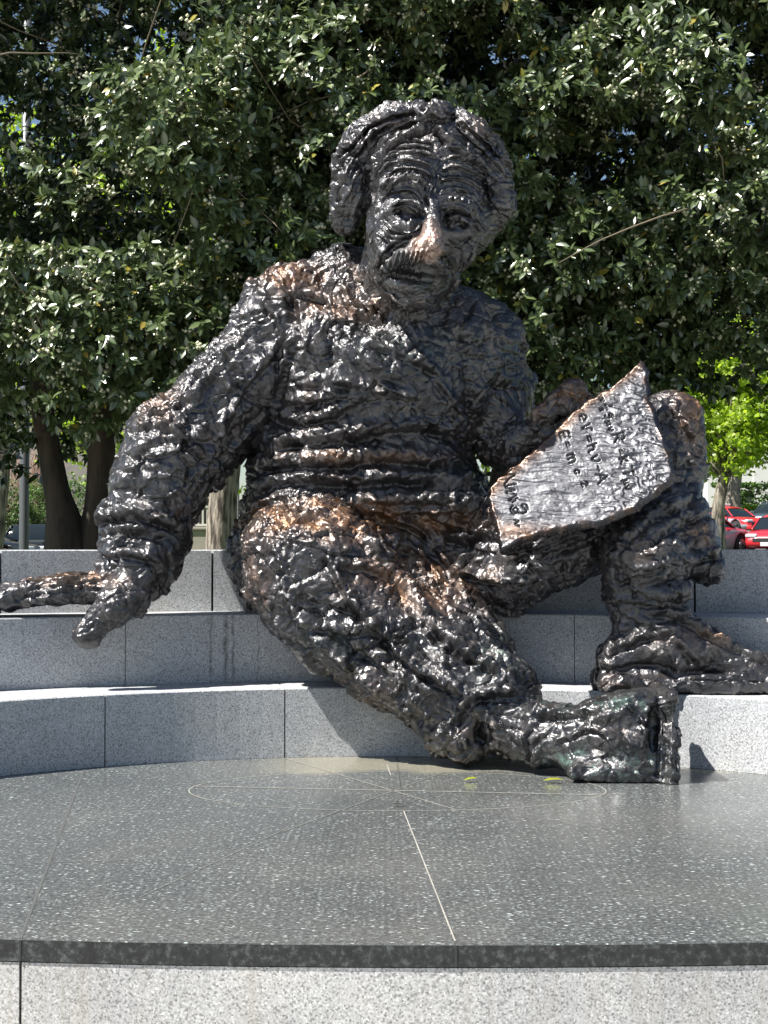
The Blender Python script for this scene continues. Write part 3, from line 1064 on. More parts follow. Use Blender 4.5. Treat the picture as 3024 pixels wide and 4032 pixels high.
# moustache and brow hairs
for i in range(9):
    x = 860 - i * 34
    stroke(Z1([(x + 20, 1075 + i * 4), (x - 6, 1125 + i * 7), (x - 34, 1185 + i * 8), (x - 44, 1225 + i * 6)]), 3.3, .026 * RNG.uniform(.7, 1.3))
for i in range(6):
    x = 905 + i * 28
    stroke(Z1([(x - 12, 1120 + i * 20), (x + 8, 1180 + i * 18), (x + 14, 1240 + i * 14)]), 3.2, .022 * RNG.uniform(.7, 1.3))
for i in range(8):
    x = 540 + i * 44; y = 640 - 90 * math.sin(i / 7 * 3.1)
    stroke(Z1([(x - 14, y + 36), (x + 4, y), (x + 26, y - 30)]), 3.2, .016)
for i in range(6):
    x = 985 + i * 44; y = 740 - 40 * math.sin(i / 5 * 3.1) + i * 8
    stroke(Z1([(x - 10, y + 30), (x + 6, y), (x + 26, y - 24)]), 3.2, .014)
stroke(Z1([(560, 1262), (680, 1262), (800, 1290), (940, 1308)]), 4.2, -.035)
stroke(Z1([(620, 775), (700, 742), (790, 765), (835, 820)]), 3.4, .020)
stroke(Z1([(640, 822), (710, 806), (785, 830)]), 4.6, -.036)
stroke(Z1([(770, 985), (650, 1045), (560, 1135), (530, 1235)]), 4.2, -.034)
stroke(Z1([(965, 1100), (1025, 1190), (1040, 1290)]), 4.0, -.030)
stroke(Z1([(850, 700), (870, 790), (840, 880)]), 4.0, -.022)
stroke(Z1([(1010, 880), (1080, 855), (1155, 900)]), 3.2, .016)
stroke(Z1([(1040, 908), (1095, 900), (1150, 930)]), 4.2, -.032)
stroke(Z1([(800, 1000), (770, 1040), (790, 1075)]), 3.2, -.016)
# hair strands between guide curves
def between(g0, g1, n, w, h):
    for i in range(n):
        t = (i + .5) / n
        jit = RNG.uniform(-14, 14, (len(g0), 2))
        stroke(Z1([((1 - t) * a[0] + t * b[0] + j[0], (1 - t) * a[1] + t * b[1] + j[1]) for a, b, j in zip(g0, g1, jit)]), w * RNG.uniform(.8, 1.5), h * RNG.uniform(.6, 1.8))
between([(850, 60), (620, 90), (430, 180), (330, 300), (210, 440), (165, 620), (170, 800), (240, 980)],
        [(880, 210), (740, 270), (600, 360), (540, 480), (500, 580), (450, 700), (400, 840), (350, 960)], 15, 4.6, .030)
between([(900, 40), (1060, 90), (1240, 210), (1400, 380), (1490, 580), (1480, 800), (1400, 980)],
        [(930, 230), (1030, 330), (1130, 400), (1230, 500), (1290, 640), (1320, 820), (1290, 1000)], 13, 4.6, .028)
for _ in range(16):
    x = RNG.uniform(760, 1100)
    stroke(Z1([(x, RNG.uniform(40, 90)), (x + RNG.uniform(-50, 50), 170), (x + RNG.uniform(-70, 70), 260)]), 4.2, .016)
stroke(Z1([(410, 300), (470, 420), (470, 560), (410, 700), (400, 860)]), 5, -.035)
stroke(Z1([(590, 380), (540, 470), (520, 600), (480, 700)]), 4, -.025)
# sweater folds
for pts, w, h in (([(340, 800), (450, 822), (600, 792), (700, 735)], 12, .055), ([(390, 745), (500, 722), (650, 702)], 9, .035),
                  ([(700, 735), (850, 700), (980, 720)], 10, .03), ([(1040, 860), (1110, 790), (1190, 715)], 12, .05),
                  ([(310, 970), (420, 915), (560, 905), (760, 880), (900, 850), (1050, 850), (1200, 885)], 13, .06),
                  ([(255, 1040), (400, 1015), (600, 1020), (800, 985), (1000, 1000), (1200, 1040)], 13, .065),
                  ([(215, 1165), (350, 1105), (500, 1090), (700, 1105), (900, 1090), (1100, 1100), (1300, 1115)], 12, .06),
                  ([(180, 1245), (350, 1222), (600, 1195), (800, 1205), (1000, 1195), (1200, 1195)], 11, .05),
                  ([(330, 1290), (600, 1245), (900, 1250), (1200, 1232)], 9, .04), ([(170, 1340), (250, 1270), (400, 1230)], 9, .035),
                  ([(430, 250), (445, 340), (405, 470), (365, 640)], 13, .055), ([(400, 250), (420, 330), (375, 470), (340, 620)], 7, -.045),
                  ([(500, 250), (520, 400), (470, 560)], 10, .03), ([(650, 210), (690, 290), (770, 320), (850, 355)], 9, .045),
                  ([(700, 360), (820, 420), (940, 470)], 10, -.025), ([(560, 240), (600, 330), (590, 430)], 9, .025),
                  ([(740, 560), (860, 600), (960, 640)], 12, .03), ([(600, 640), (730, 660), (860, 700)], 10, .03),
                  ([(560, 660), (480, 650), (420, 660)], 10, .035), ([(1120, 620), (1010, 560), (880, 500), (760, 460)], 9, .03)):
    stroke(Z2(pts), w * 1.15, h * .85)
# trouser folds and seams
for pts, w, h in (([(210, 100), (350, 62), (480, 82), (620, 142), (740, 222), (800, 312)], 8, .035), ([(240, 60), (400, 25), (560, 50), (700, 110), (760, 160)], 9, .04),
                  ([(500, 112), (620, 160), (720, 222)], 6, .03), ([(150, 150), (125, 260), (150, 380), (240, 480)], 10, .04),
                  ([(280, 120), (260, 220), (300, 330)], 9, .03), ([(300, 430), (420, 470), (560, 470), (700, 520)], 12, .04),
                  ([(420, 230), (560, 255), (680, 330), (840, 400)], 12, .035), ([(520, 560), (640, 560), (700, 620), (740, 720)], 11, .035),
                  ([(660, 610), (690, 700), (760, 790)], 14, .045), ([(900, 620), (1000, 560), (1100, 590), (1190, 720)], 12, .035),
                  ([(790, 860), (850, 770), (930, 700), (1060, 690)], 12, .045), ([(560, 470), (640, 600)], 8, -.04), ([(330, 380), (480, 420), (620, 500)], 8, -.035),
                  ([(700, 540), (800, 640), (880, 720)], 8, -.035), ([(900, 160), (820, 250), (870, 330)], 9, -.04), ([(760, 60), (900, 110), (960, 20)], 9, .04),
                  ([(800, 140), (900, 150), (990, 60)], 8, .035), ([(1010, 190), (1200, 150), (1380, 60), (1500, 10)], 8, .03),
                  ([(1040, 240), (1200, 210), (1340, 140)], 8, -.035), ([(1060, 300), (1200, 270), (1330, 200)], 9, .025)):
    stroke(Z3(pts), w, h)
for pts, w, h in (([(600, 1180), (640, 1320), (760, 1440), (900, 1540)], 12, .055), ([(700, 1190), (760, 1300), (880, 1420), (1010, 1500)], 13, .06), ([(790, 1160), (860, 1260), (960, 1370), (1080, 1450)], 11, .055),
                  ([(560, 1180), (575, 1290), (650, 1390)], 10, .04), ([(840, 1240), (900, 1340), (1000, 1420)], 9, -.045), ([(660, 1290), (740, 1390), (840, 1460)], 9, -.045),
                  ([(540, 700), (470, 790), (410, 880)], 12, .03), ([(590, 760), (520, 850), (470, 960), (400, 1060)], 12, .035), ([(470, 760), (400, 860), (345, 960)], 8, -.035),
                  ([(960, 1160), (1060, 1150), (1180, 1180), (1280, 1150)], 10, .035), ([(980, 1230), (1100, 1250), (1220, 1220)], 10, .035), ([(940, 1180), (990, 1250), (1000, 1310)], 10, .035),
                  ([(1330, 1190), (1400, 1120), (1500, 1072)], 10, .04), ([(1390, 1190), (1460, 1140), (1550, 1110)], 7, -.045), ([(1330, 1250), (1440, 1215), (1560, 1190)], 10, .035),
                  ([(1450, 880), (1500, 960), (1525, 1080)], 9, .035), ([(1470, 870), (1530, 980), (1540, 1080)], 6, -.03), ([(1480, 990), (1500, 1080), (1480, 1180)], 9, -.035),
                  ([(1330, 1290), (1400, 1300), (1470, 1280)], 8, .03), ([(1310, 1400), (1400, 1370), (1460, 1350)], 9, .03), ([(1290, 1448), (1400, 1440), (1500, 1462), (1659, 1466)], 5, -.035),
                  ([(1400, 1350), (1470, 1400), (1500, 1440)], 7, -.03), ([(1400, 1320), (1470, 1330), (1560, 1385), (1659, 1420)], 8, .03), ([(1350, 1330), (1340, 1380), (1300, 1420)], 8, .025),
                  ([(205, 1120), (270, 1105), (350, 1120), (400, 1150)], 11, .05), ([(210, 1160), (280, 1150), (360, 1170)], 8, -.045), ([(215, 1200), (270, 1190), (350, 1210)], 10, .03),
                  ([(300, 930), (350, 880), (430, 850)], 10, .035), ([(330, 910), (380, 930), (440, 990)], 10, .035), ([(290, 1000), (350, 960), (430, 960)], 9, -.035),
                  ([(430, 760), (500, 800), (540, 880)], 11, -.03), ([(620, 640), (640, 720), (620, 800), (600, 860)], 8, -.045), ([(500, 830), (480, 930), (430, 1050)], 10, .03),
                  ([(560, 640), (600, 700), (590, 780)], 11, .03), ([(1200, 1600), (1290, 1575), (1340, 1640)], 6, .02),
                  ([(1350, 1520), (1388, 1560), (1390, 1640)], 5, .02), ([(1160, 1540), (1260, 1540), (1400, 1490)], 8, .03),
                  ([(1422, 1495), (1425, 1590), (1420, 1680)], 4, -.03), ([(60, 1268), (140, 1254), (220, 1246)], 6, .014), ([(30, 1296), (120, 1280), (220, 1272)], 4, -.016),
                  ([(1040, 700), (1080, 800), (1090, 900)], 10, .03), ([(985, 700), (1010, 800), (1020, 920)], 9, -.03), ([(900, 760), (960, 840), (1000, 900)], 10, .03)):
    stroke(pts, w, h)

def displace(V, Nn):
    u, v = UV(V)
    front = np.clip(-Nn[:, 1] * 2.0 - 0.12, 0, 1) ** 1.3
    warp = np.stack([vnoise(V * 9, 1), vnoise(V * 9, 2), vnoise(V * 9, 3)], 1)
    warp2 = np.stack([vnoise(V * 26, 4), vnoise(V * 26, 5), vnoise(V * 26, 6)], 1)
    P = V + warp * .05 + warp2 * .008
    hu, hv = (u - 658.3) / .3042, (v - 208.5) / .3042
    face = np.exp(-(((hu - 820) / 430) ** 4 + ((hv - 960) / 500) ** 4)) * (V[:, 1] < 8.0)
    head = ((hv < 1480) & (hu > 130) & (hu < 1500) & (V[:, 1] < 8.4) & (V[:, 2] > 2.45)).astype(float)
    nose = np.exp(-((V - NOSE_TIP) ** 2).sum(1) / .095 ** 2)
    hand = ((u < 300) & (v > 1225)).astype(float)
    body = 1 - .62 * np.maximum(face, .45 * head) - .35 * hand
    D = np.zeros(len(V))
    sz = .5 + vnoise(V * 2.2, 41)                       # some stretches are worked coarser than others
    soft = np.clip(1 - .74 * face - .35 * head * (1 - face) - .40 * hand, .1, 1)
    shoe = np.clip(1 - ((u - 1310) / 165) ** 6 - ((v - 1595) / 112) ** 6, 0, 1) + np.clip(1 - ((u - 1480) / 210) ** 6 - ((v - 1445) / 75) ** 6, 0, 1)
    soft = soft * (1 - .50 * np.clip(shoe, 0, 1))
    def terraces(Q, seed, levels):
        """torn slabs laid one over another: a noise field cut into steps with steep broken edges"""
        n_ = (vnoise(Q, seed) + .45 * vnoise(Q * 2.1 + 7, seed + 1) + .18 * vnoise(Q * 4.3 + 3, seed + 2)) * levels
        f_ = np.floor(n_); t_ = n_ - f_
        e_ = np.clip(t_ / .16, 0, 1); e_ = e_ * e_ * (3 - 2 * e_)
        return f_ + e_ - .35 * (t_ - .5)
    PW = V + warp * .05 + warp2 * .02
    calm = np.clip(.5 + 2.4 * vnoise(V * 4.5, 44), .15, 1.15)
    t1 = terraces(PW * np.array([3.1, 3.1, 4.3]), 101, 5.6)
    t2 = terraces(PW * np.array([8.5, 8.5, 11.0]) + 3, 111, 5.0)
    mid = flakes(P + warp2 * .02, .085, 200, .50, .66, (1.0, 1.0, 1.1), .34)
    sml = flakes(P + warp2 * .012, .040, 300, .50, .60, (1, 1, 1), .3)
    rr_, off_, edge_ = chunks(P, .120, 700, (1.1, 1.0, 1.0))
    tl_ = (rr_[1] - .5) * off_[:, 0] + (rr_[2] - .5) * off_[:, 1] + (rr_[3] - .5) * off_[:, 2]
    D += soft * (.034 * tl_ + .006 * (rr_[0] - .5) * calm - .006 * np.exp(-(edge_ / .06) ** 2))
    rr_, off_, edge_ = chunks(P, .230, 740, (1.1, 1.0, 1.0))
    tl_ = (rr_[1] - .5) * off_[:, 0] + (rr_[2] - .5) * off_[:, 1] + (rr_[3] - .5) * off_[:, 2]
    D += soft * (.055 * tl_ + .008 * (rr_[0] - .5) - .008 * np.exp(-(edge_ / .045) ** 2))
    rr_, off_, edge_ = chunks(P, .066, 720)
    tl_ = (rr_[1] - .5) * off_[:, 0] + (rr_[2] - .5) * off_[:, 1] + (rr_[3] - .5) * off_[:, 2]
    D += (.2 + .8 * soft) * calm * (.018 * tl_ - .002 * np.exp(-(edge_ / .1) ** 2))
    D += soft * .0110 * t1
    D += (.15 + .85 * soft) * .0022 * t2 * (.25 + .65 * calm)
    D += np.clip(soft + .08, 0, 1) * .008 * (mid - .1) * (.1 + 1.0 * calm)
    D += (.4 + .6 * soft) * .0035 * (sml - .1) * calm
    D -= .003
    D += .0006 * vnoise(V * 55, 9) + .006 * vnoise(V * 14, 10) * soft
    # ridges and grooves laid on by hand
    wob = vnoise(np.stack([u * .06, v * .06, V[:, 1] * 3], 1), 20) * 7 + vnoise(np.stack([u * .18, v * .18, V[:, 1] * 3], 1), 21) * 3.5
    amp = 1 + 1.3 * vnoise(np.stack([u * .10, v * .10, V[:, 1] * 4], 1), 22)
    us, vs_ = u + wob * (1 - .75 * np.maximum(face, head * .6)), v + np.roll(wob, 1) * 0 + wob * .8 * (1 - .75 * np.maximum(face, head * .6))
    D0 = D; D = np.zeros(len(V))
    for pts, w, h in STROKES:
        A = np.array(pts)
        x0, y0 = A.min(0) - w * 3; x1, y1 = A.max(0) + w * 3
        m = np.nonzero((us > x0) & (us < x1) & (vs_ > y0) & (vs_ < y1) & (front > 0))[0]
        if len(m) == 0: continue
        d, t, L = polydist(us[m], vs_[m], pts)
        ends = np.clip(np.minimum(t, L - t) / (w * 1.6) + .15, 0, 1)
        prof = np.exp(-(d / w) ** 2)
        if h > 0 and w > 2.5:
            d2, _, _ = polydist(us[m], vs_[m] - 1.45 * w, pts)
            prof = prof - .75 * np.exp(-(d2 / (.55 * w)) ** 2)
        D[m] += h * (.85 if w > 5 else 1.0) * prof * ends * front[m] * np.clip(amp[m], .3, 1.8)
    cp = np.where(head > 0, .040, .058)
    D = D0 + cp * np.tanh(D / cp)
    return D, face, nose, u, v

F_ = build_field()
SV, SQ = surface_nets(F_)
del F_
# keep the largest connected shell only (drop hidden inner shells)
SN = vnormals(SV, SQ)
SV, SQ, SP_ = refine(SV, SQ, {}, SN[SQ].mean(1)[:, 1] < 0.30)
SN = vnormals(SV, SQ, SP_)
_c = SV[SQ].mean(1); _u, _v = UV(_c)
_size = np.linalg.norm(SV[SQ[:, 0]] - SV[SQ[:, 2]], axis=1)
SV, SQ, SP_ = refine(SV, SQ, SP_, (_u > 685) & (_u < 1125) & (_v > 205) & (_v < 700) & (SN[SQ].mean(1)[:, 1] < 0.0) & (_size < .014) & (_c[:, 1] < 8.35))
SN = vnormals(SV, SQ, SP_)
D, face_w, nose_w, su, sv = displace(SV, SN)
SV = SV + SN * D[:, None]
# nothing may sink into the stone it rests on
SV[:, 2] = np.maximum(SV[:, 2], 0.002)

def bronze_mat(name='dark_patinated_bronze'):
    m, nt, b = mat_new(name)
    c = coords(nt)
    att = nt.nodes.new('ShaderNodeVertexColor'); att.layer_name = 'patina'
    sp = nt.nodes.new('ShaderNodeSeparateColor'); nt.links.new(att.outputs['Color'], sp.inputs[0])
    n1 = noise(nt, c, 9, 5, 0.6); n2 = noise(nt, c, 40, 4, 0.6)
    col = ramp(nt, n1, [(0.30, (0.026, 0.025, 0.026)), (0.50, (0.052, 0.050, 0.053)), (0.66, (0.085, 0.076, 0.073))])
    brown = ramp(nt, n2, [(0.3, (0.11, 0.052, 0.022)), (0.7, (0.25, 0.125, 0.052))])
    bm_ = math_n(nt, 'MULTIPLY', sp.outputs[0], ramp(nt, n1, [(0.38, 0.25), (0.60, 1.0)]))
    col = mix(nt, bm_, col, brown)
    grn = ramp(nt, n2, [(0.3, (0.04, 0.07, 0.06)), (0.7, (0.11, 0.18, 0.15))])
    gm = math_n(nt, 'MULTIPLY', sp.outputs[1], ramp(nt, noise(nt, c, 14, 5, .7), [(0.50, 0.0), (0.62, 1.0)]))
    col = mix(nt, gm, col, grn)
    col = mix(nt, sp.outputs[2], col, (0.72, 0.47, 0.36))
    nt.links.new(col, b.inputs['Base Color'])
    met = math_n(nt, 'SUBTRACT', 0.55, math_n(nt, 'MULTIPLY', gm, 0.7))
    nt.links.new(met, b.inputs['Metallic'])
    nt.links.new(ramp(nt, n2, [(0.3, 0.30), (0.7, 0.48)]), b.inputs['Roughness'])
    b.inputs['Coat Weight'].default_value = 0.65
    b.inputs['Coat Roughness'].default_value = 0.27
    b.inputs['Coat IOR'].default_value = 1.65
    # finger-pressed flakes: flat facets, each tilted its own way, finer than the mesh
    cw = nt.nodes.new('ShaderNodeVectorMath'); cw.operation = 'ADD'
    nz = nt.nodes.new('ShaderNodeTexNoise'); nz.inputs['Scale'].default_value = 16; nz.inputs['Detail'].default_value = 3
    nt.links.new(c, nz.inputs['Vector'])
    sc_ = nt.nodes.new('ShaderNodeVectorMath'); sc_.operation = 'SCALE'; sc_.inputs['Scale'].default_value = 0.05
    nt.links.new(nz.outputs['Color'], sc_.inputs[0]); nt.links.new(c, cw.inputs[0]); nt.links.new(sc_.outputs[0], cw.inputs[1])
    def facets(scale, amount):
        v = nt.nodes.new('ShaderNodeTexVoronoi'); v.inputs['Scale'].default_value = scale
        nt.links.new(cw.outputs[0], v.inputs['Vector'])
        d = nt.nodes.new('ShaderNodeVectorMath'); d.operation = 'SUBTRACT'
        nt.links.new(cw.outputs[0], d.inputs[0]); nt.links.new(v.outputs['Position'], d.inputs[1])
        e = nt.nodes.new('ShaderNodeVectorMath'); e.operation = 'SUBTRACT'; e.inputs[1].default_value = (.5, .5, .5)
        nt.links.new(v.outputs['Color'], e.inputs[0])
        k = nt.nodes.new('ShaderNodeVectorMath'); k.operation = 'DOT_PRODUCT'
        nt.links.new(d.outputs[0], k.inputs[0]); nt.links.new(e.outputs[0], k.inputs[1])
        return math_n(nt, 'MULTIPLY', k.outputs['Value'], amount)
    drag = noise(nt, coords(nt, (50, 18, 110)), 1.0, 3, .6)
    hsum = math_n(nt, 'ADD', facets(12, 1.0), facets(25, .40))
    hsum = math_n(nt, 'ADD', hsum, math_n(nt, 'MULTIPLY', drag, .0014))
    hsum = math_n(nt, 'ADD', hsum, math_n(nt, 'MULTIPLY', n2, .002))
    bump(nt, b, hsum, 1.0, 1.0)
    return m
M_BRONZE = bronze_mat()

statue = empty('bronze_statue', (0, 8.4, 0.752))
tag(statue, 'giant dark bronze statue of a seated man in sweater and baggy trousers', 'statue')
st_inv = Matrix.Translation((0, -8.4, -0.752))
me = bpy.data.meshes.new('figure')
set_mesh(me, SV, [SQ] + [A for k_, A in sorted(SP_.items())])
me.polygons.foreach_set('use_smooth', np.ones(len(me.polygons), bool))
fig = bpy.data.objects.new('figure', me)
me.materials.append(M_BRONZE)
COL.objects.link(fig); fig.parent = statue; fig.matrix_parent_inverse = st_inv
def gauss(cu, cv, ru, rv):
    return np.exp(-(((su - cu) / ru) ** 2 + ((sv - cv) / rv) ** 2))
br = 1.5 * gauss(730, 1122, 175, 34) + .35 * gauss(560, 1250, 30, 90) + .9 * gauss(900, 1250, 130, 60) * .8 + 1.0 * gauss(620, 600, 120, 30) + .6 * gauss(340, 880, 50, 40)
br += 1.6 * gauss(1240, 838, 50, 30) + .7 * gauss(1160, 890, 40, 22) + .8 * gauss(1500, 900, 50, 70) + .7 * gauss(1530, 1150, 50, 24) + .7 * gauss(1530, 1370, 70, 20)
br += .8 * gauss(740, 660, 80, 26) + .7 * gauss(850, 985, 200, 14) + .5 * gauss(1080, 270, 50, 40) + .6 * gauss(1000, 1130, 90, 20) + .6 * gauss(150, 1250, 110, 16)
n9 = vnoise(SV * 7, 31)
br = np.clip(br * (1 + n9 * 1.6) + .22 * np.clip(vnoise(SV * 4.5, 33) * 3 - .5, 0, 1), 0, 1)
gr = np.clip(1.2 * gauss(1250, 1660, 230, 40) + .9 * gauss(1300, 1520, 140, 24) + .5 * gauss(1080, 1420, 60, 60) + .4 * gauss(700, 1400, 90, 60) + .35 * gauss(900, 600, 90, 60) + .4 * gauss(950, 760, 160, 50), 0, 1)
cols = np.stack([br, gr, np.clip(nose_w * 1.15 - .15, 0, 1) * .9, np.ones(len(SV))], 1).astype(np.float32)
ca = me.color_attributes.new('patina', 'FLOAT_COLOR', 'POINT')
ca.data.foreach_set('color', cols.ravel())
print('statue verts', len(SV), 'quads', len(SQ))
# ------------------------------------------------------------------ the sheet with engraved writing, held on the raised thigh
TA, TB, TC = 7.86, -0.0012, -0.00130      # distance of the sheet plane over picture position
def sheetY(u, v):
    return TA + TB * (u - 1385) * 0.6 + TC * (v - 780)
SHEET_OUT = [(1385, 779), (1398, 800), (1400, 850), (1418, 905), (1438, 960), (1452, 1010), (1446, 1035), (1400, 1075), (1345, 1108), (1290, 1128),
             (1230, 1138), (1180, 1150), (1130, 1166), (1086, 1188), (1078, 1160), (1068, 1120), (1057, 1085), (1058, 1058), (1075, 1035), (1108, 1008),
             (1160, 965), (1210, 915), (1262, 868), (1300, 845), (1345, 812), (1370, 787)]

# pen strokes of the writing in unit boxes (x right, y up)
GL = {
    'E': [[(.8, 1), (0, 1), (0, 0), (.8, 0)], [(0, .5), (.6, .52)]],
    '=': [[(.05, .62), (.7, .64)], [(.05, .34), (.7, .36)]],
    'm': [[(0, .7), (.05, .1)], [(.05, .5), (.2, .72), (.35, .6), (.38, .1)], [(.38, .5), (.55, .72), (.72, .6), (.78, .05)]],
    'c': [[(.62, .55), (.4, .72), (.1, .55), (.08, .22), (.3, .05), (.62, .18)]],
    '2': [[(.05, .78), (.25, 1), (.55, .9), (.5, .6), (.1, .2), (.05, .08), (.7, .1)]],
    'e': [[(.1, .35), (.6, .45), (.55, .7), (.3, .78), (.08, .5), (.15, .15), (.6, .12)]],
    'V': [[(0, 1), (.3, 0), (.5, .95), (.8, 1)]],
    'h': [[(.05, 1), (.1, 0)], [(.1, .45), (.3, .65), (.55, .5), (.6, 0), (.7, -.05)]],
    'v': [[(.0, .7), (.25, 0), (.6, .45), (.55, .8)]],
    '-': [[(.05, .45), (.65, .45)]],
    'A': [[(0, 0), (.4, 1), (.85, -.02)], [(.12, .35), (.72, .38)]],
    'R': [[(.05, 0), (.08, 1)], [(.08, 1), (.5, 1), (.6, .78), (.45, .55), (.1, .5)], [(.3, .5), (.75, 0)]],
    'g': [[(.55, .6), (.3, .72), (.08, .5), (.2, .25), (.5, .35), (.58, .65), (.55, -.1), (.3, -.35), (.05, -.2)]],
    'u': [[(.05, .6), (.08, .15), (.3, .05), (.5, .2), (.52, .6)], [(.52, .2), (.65, .05)], [(.05, .6), (-.05, -.3)]],
    'k': [[(.05, .9), (.08, 0)], [(.6, .85), (.12, .42), (.7, .02)]],
    'T': [[(0, 1), (.9, 1)], [(.45, 1), (.42, 0)]],
    '1': [[(.2, .9), (.2, .1)]],
    '/': [[(.1, .5), (.6, .5)]],
    '.': [[(.1, .05), (.16, .05)]],
}
INK = []
def write(chars, a, b, size, width=1.2):
    """characters with own place: chars [(glyph, position along 0..1, scale, lift)], baseline from a to b"""
    a = np.array(a, float); b = np.array(b, float)
    d = b - a; L = np.hypot(*d); d /= L
    up = np.array([d[1], -d[0]])
    for g, t, s, lift in chars:
        o = a + d * t * L + up * lift
        for st in GL[g]:
            pts = [tuple(o + d * x * size * s + up * y * size * s) for x, y in st]
            INK.append((smooth_line(pts, 3) if len(pts) > 3 else pts, width))
def Z4(x, y): return (1014.9 + x * .28108, 811.9 + y * .28108)
write([('R', .0, .8, 0), ('u', .08, .55, -3), ('v', .12, .5, -3), ('-', .17, .5, 0), ('1', .20, .4, 10), ('/', .20, .6, 0), ('2', .20, .4, -10), ('g', .27, .8, 2), ('u', .34, .6, -4), ('v', .40, .6, -4),
       ('R', .47, 1.3, 0), ('=', .63, .7, 2), ('k', .70, 1.0, 0), ('T', .81, 1.15, 0), ('u', .92, .7, -5), ('v', .97, .7, -5)], Z4(985, 80), Z4(1215, 860), 19)
write([('e', .0, 1.2, 0), ('V', .15, 1.1, 0), ('=', .30, 1.0, 0), ('h', .42, 1.15, 0), ('v', .58, 1.2, 0), ('-', .72, 1.0, 0), ('A', .82, 1.35, -2)], Z4(830, 300), Z4(1005, 850), 18)
write([('E', .0, 1.2, 0), ('=', .18, 1.0, 2), ('m', .40, 1.5, -2), ('c', .68, 1.0, 4), ('2', .93, .9, 10)], Z4(690, 440), Z4(830, 860), 15.5)
# the looping signature near the lower edge
sig = [(330, 720), (270, 760), (350, 760), (300, 800), (270, 850), (360, 830), (275, 860), (350, 880), (280, 900), (360, 915), (300, 960), (370, 940), (330, 975)]
INK.append((smooth_line([Z4(x, y) for x, y in sig], 4), 1.1))
INK.append((smooth_line([Z4(x, y) for x, y in [(335, 1000), (315, 1030), (340, 1065), (375, 1045), (360, 1015), (330, 1040), (400, 1060), (440, 1040), (400, 1000), (430, 990), (450, 1030)]], 4), 1.1))
INK.append((smooth_line([Z4(x, y) for x, y in [(345, 1110), (380, 1120), (350, 1140), (385, 1160)]], 4), 1.0))

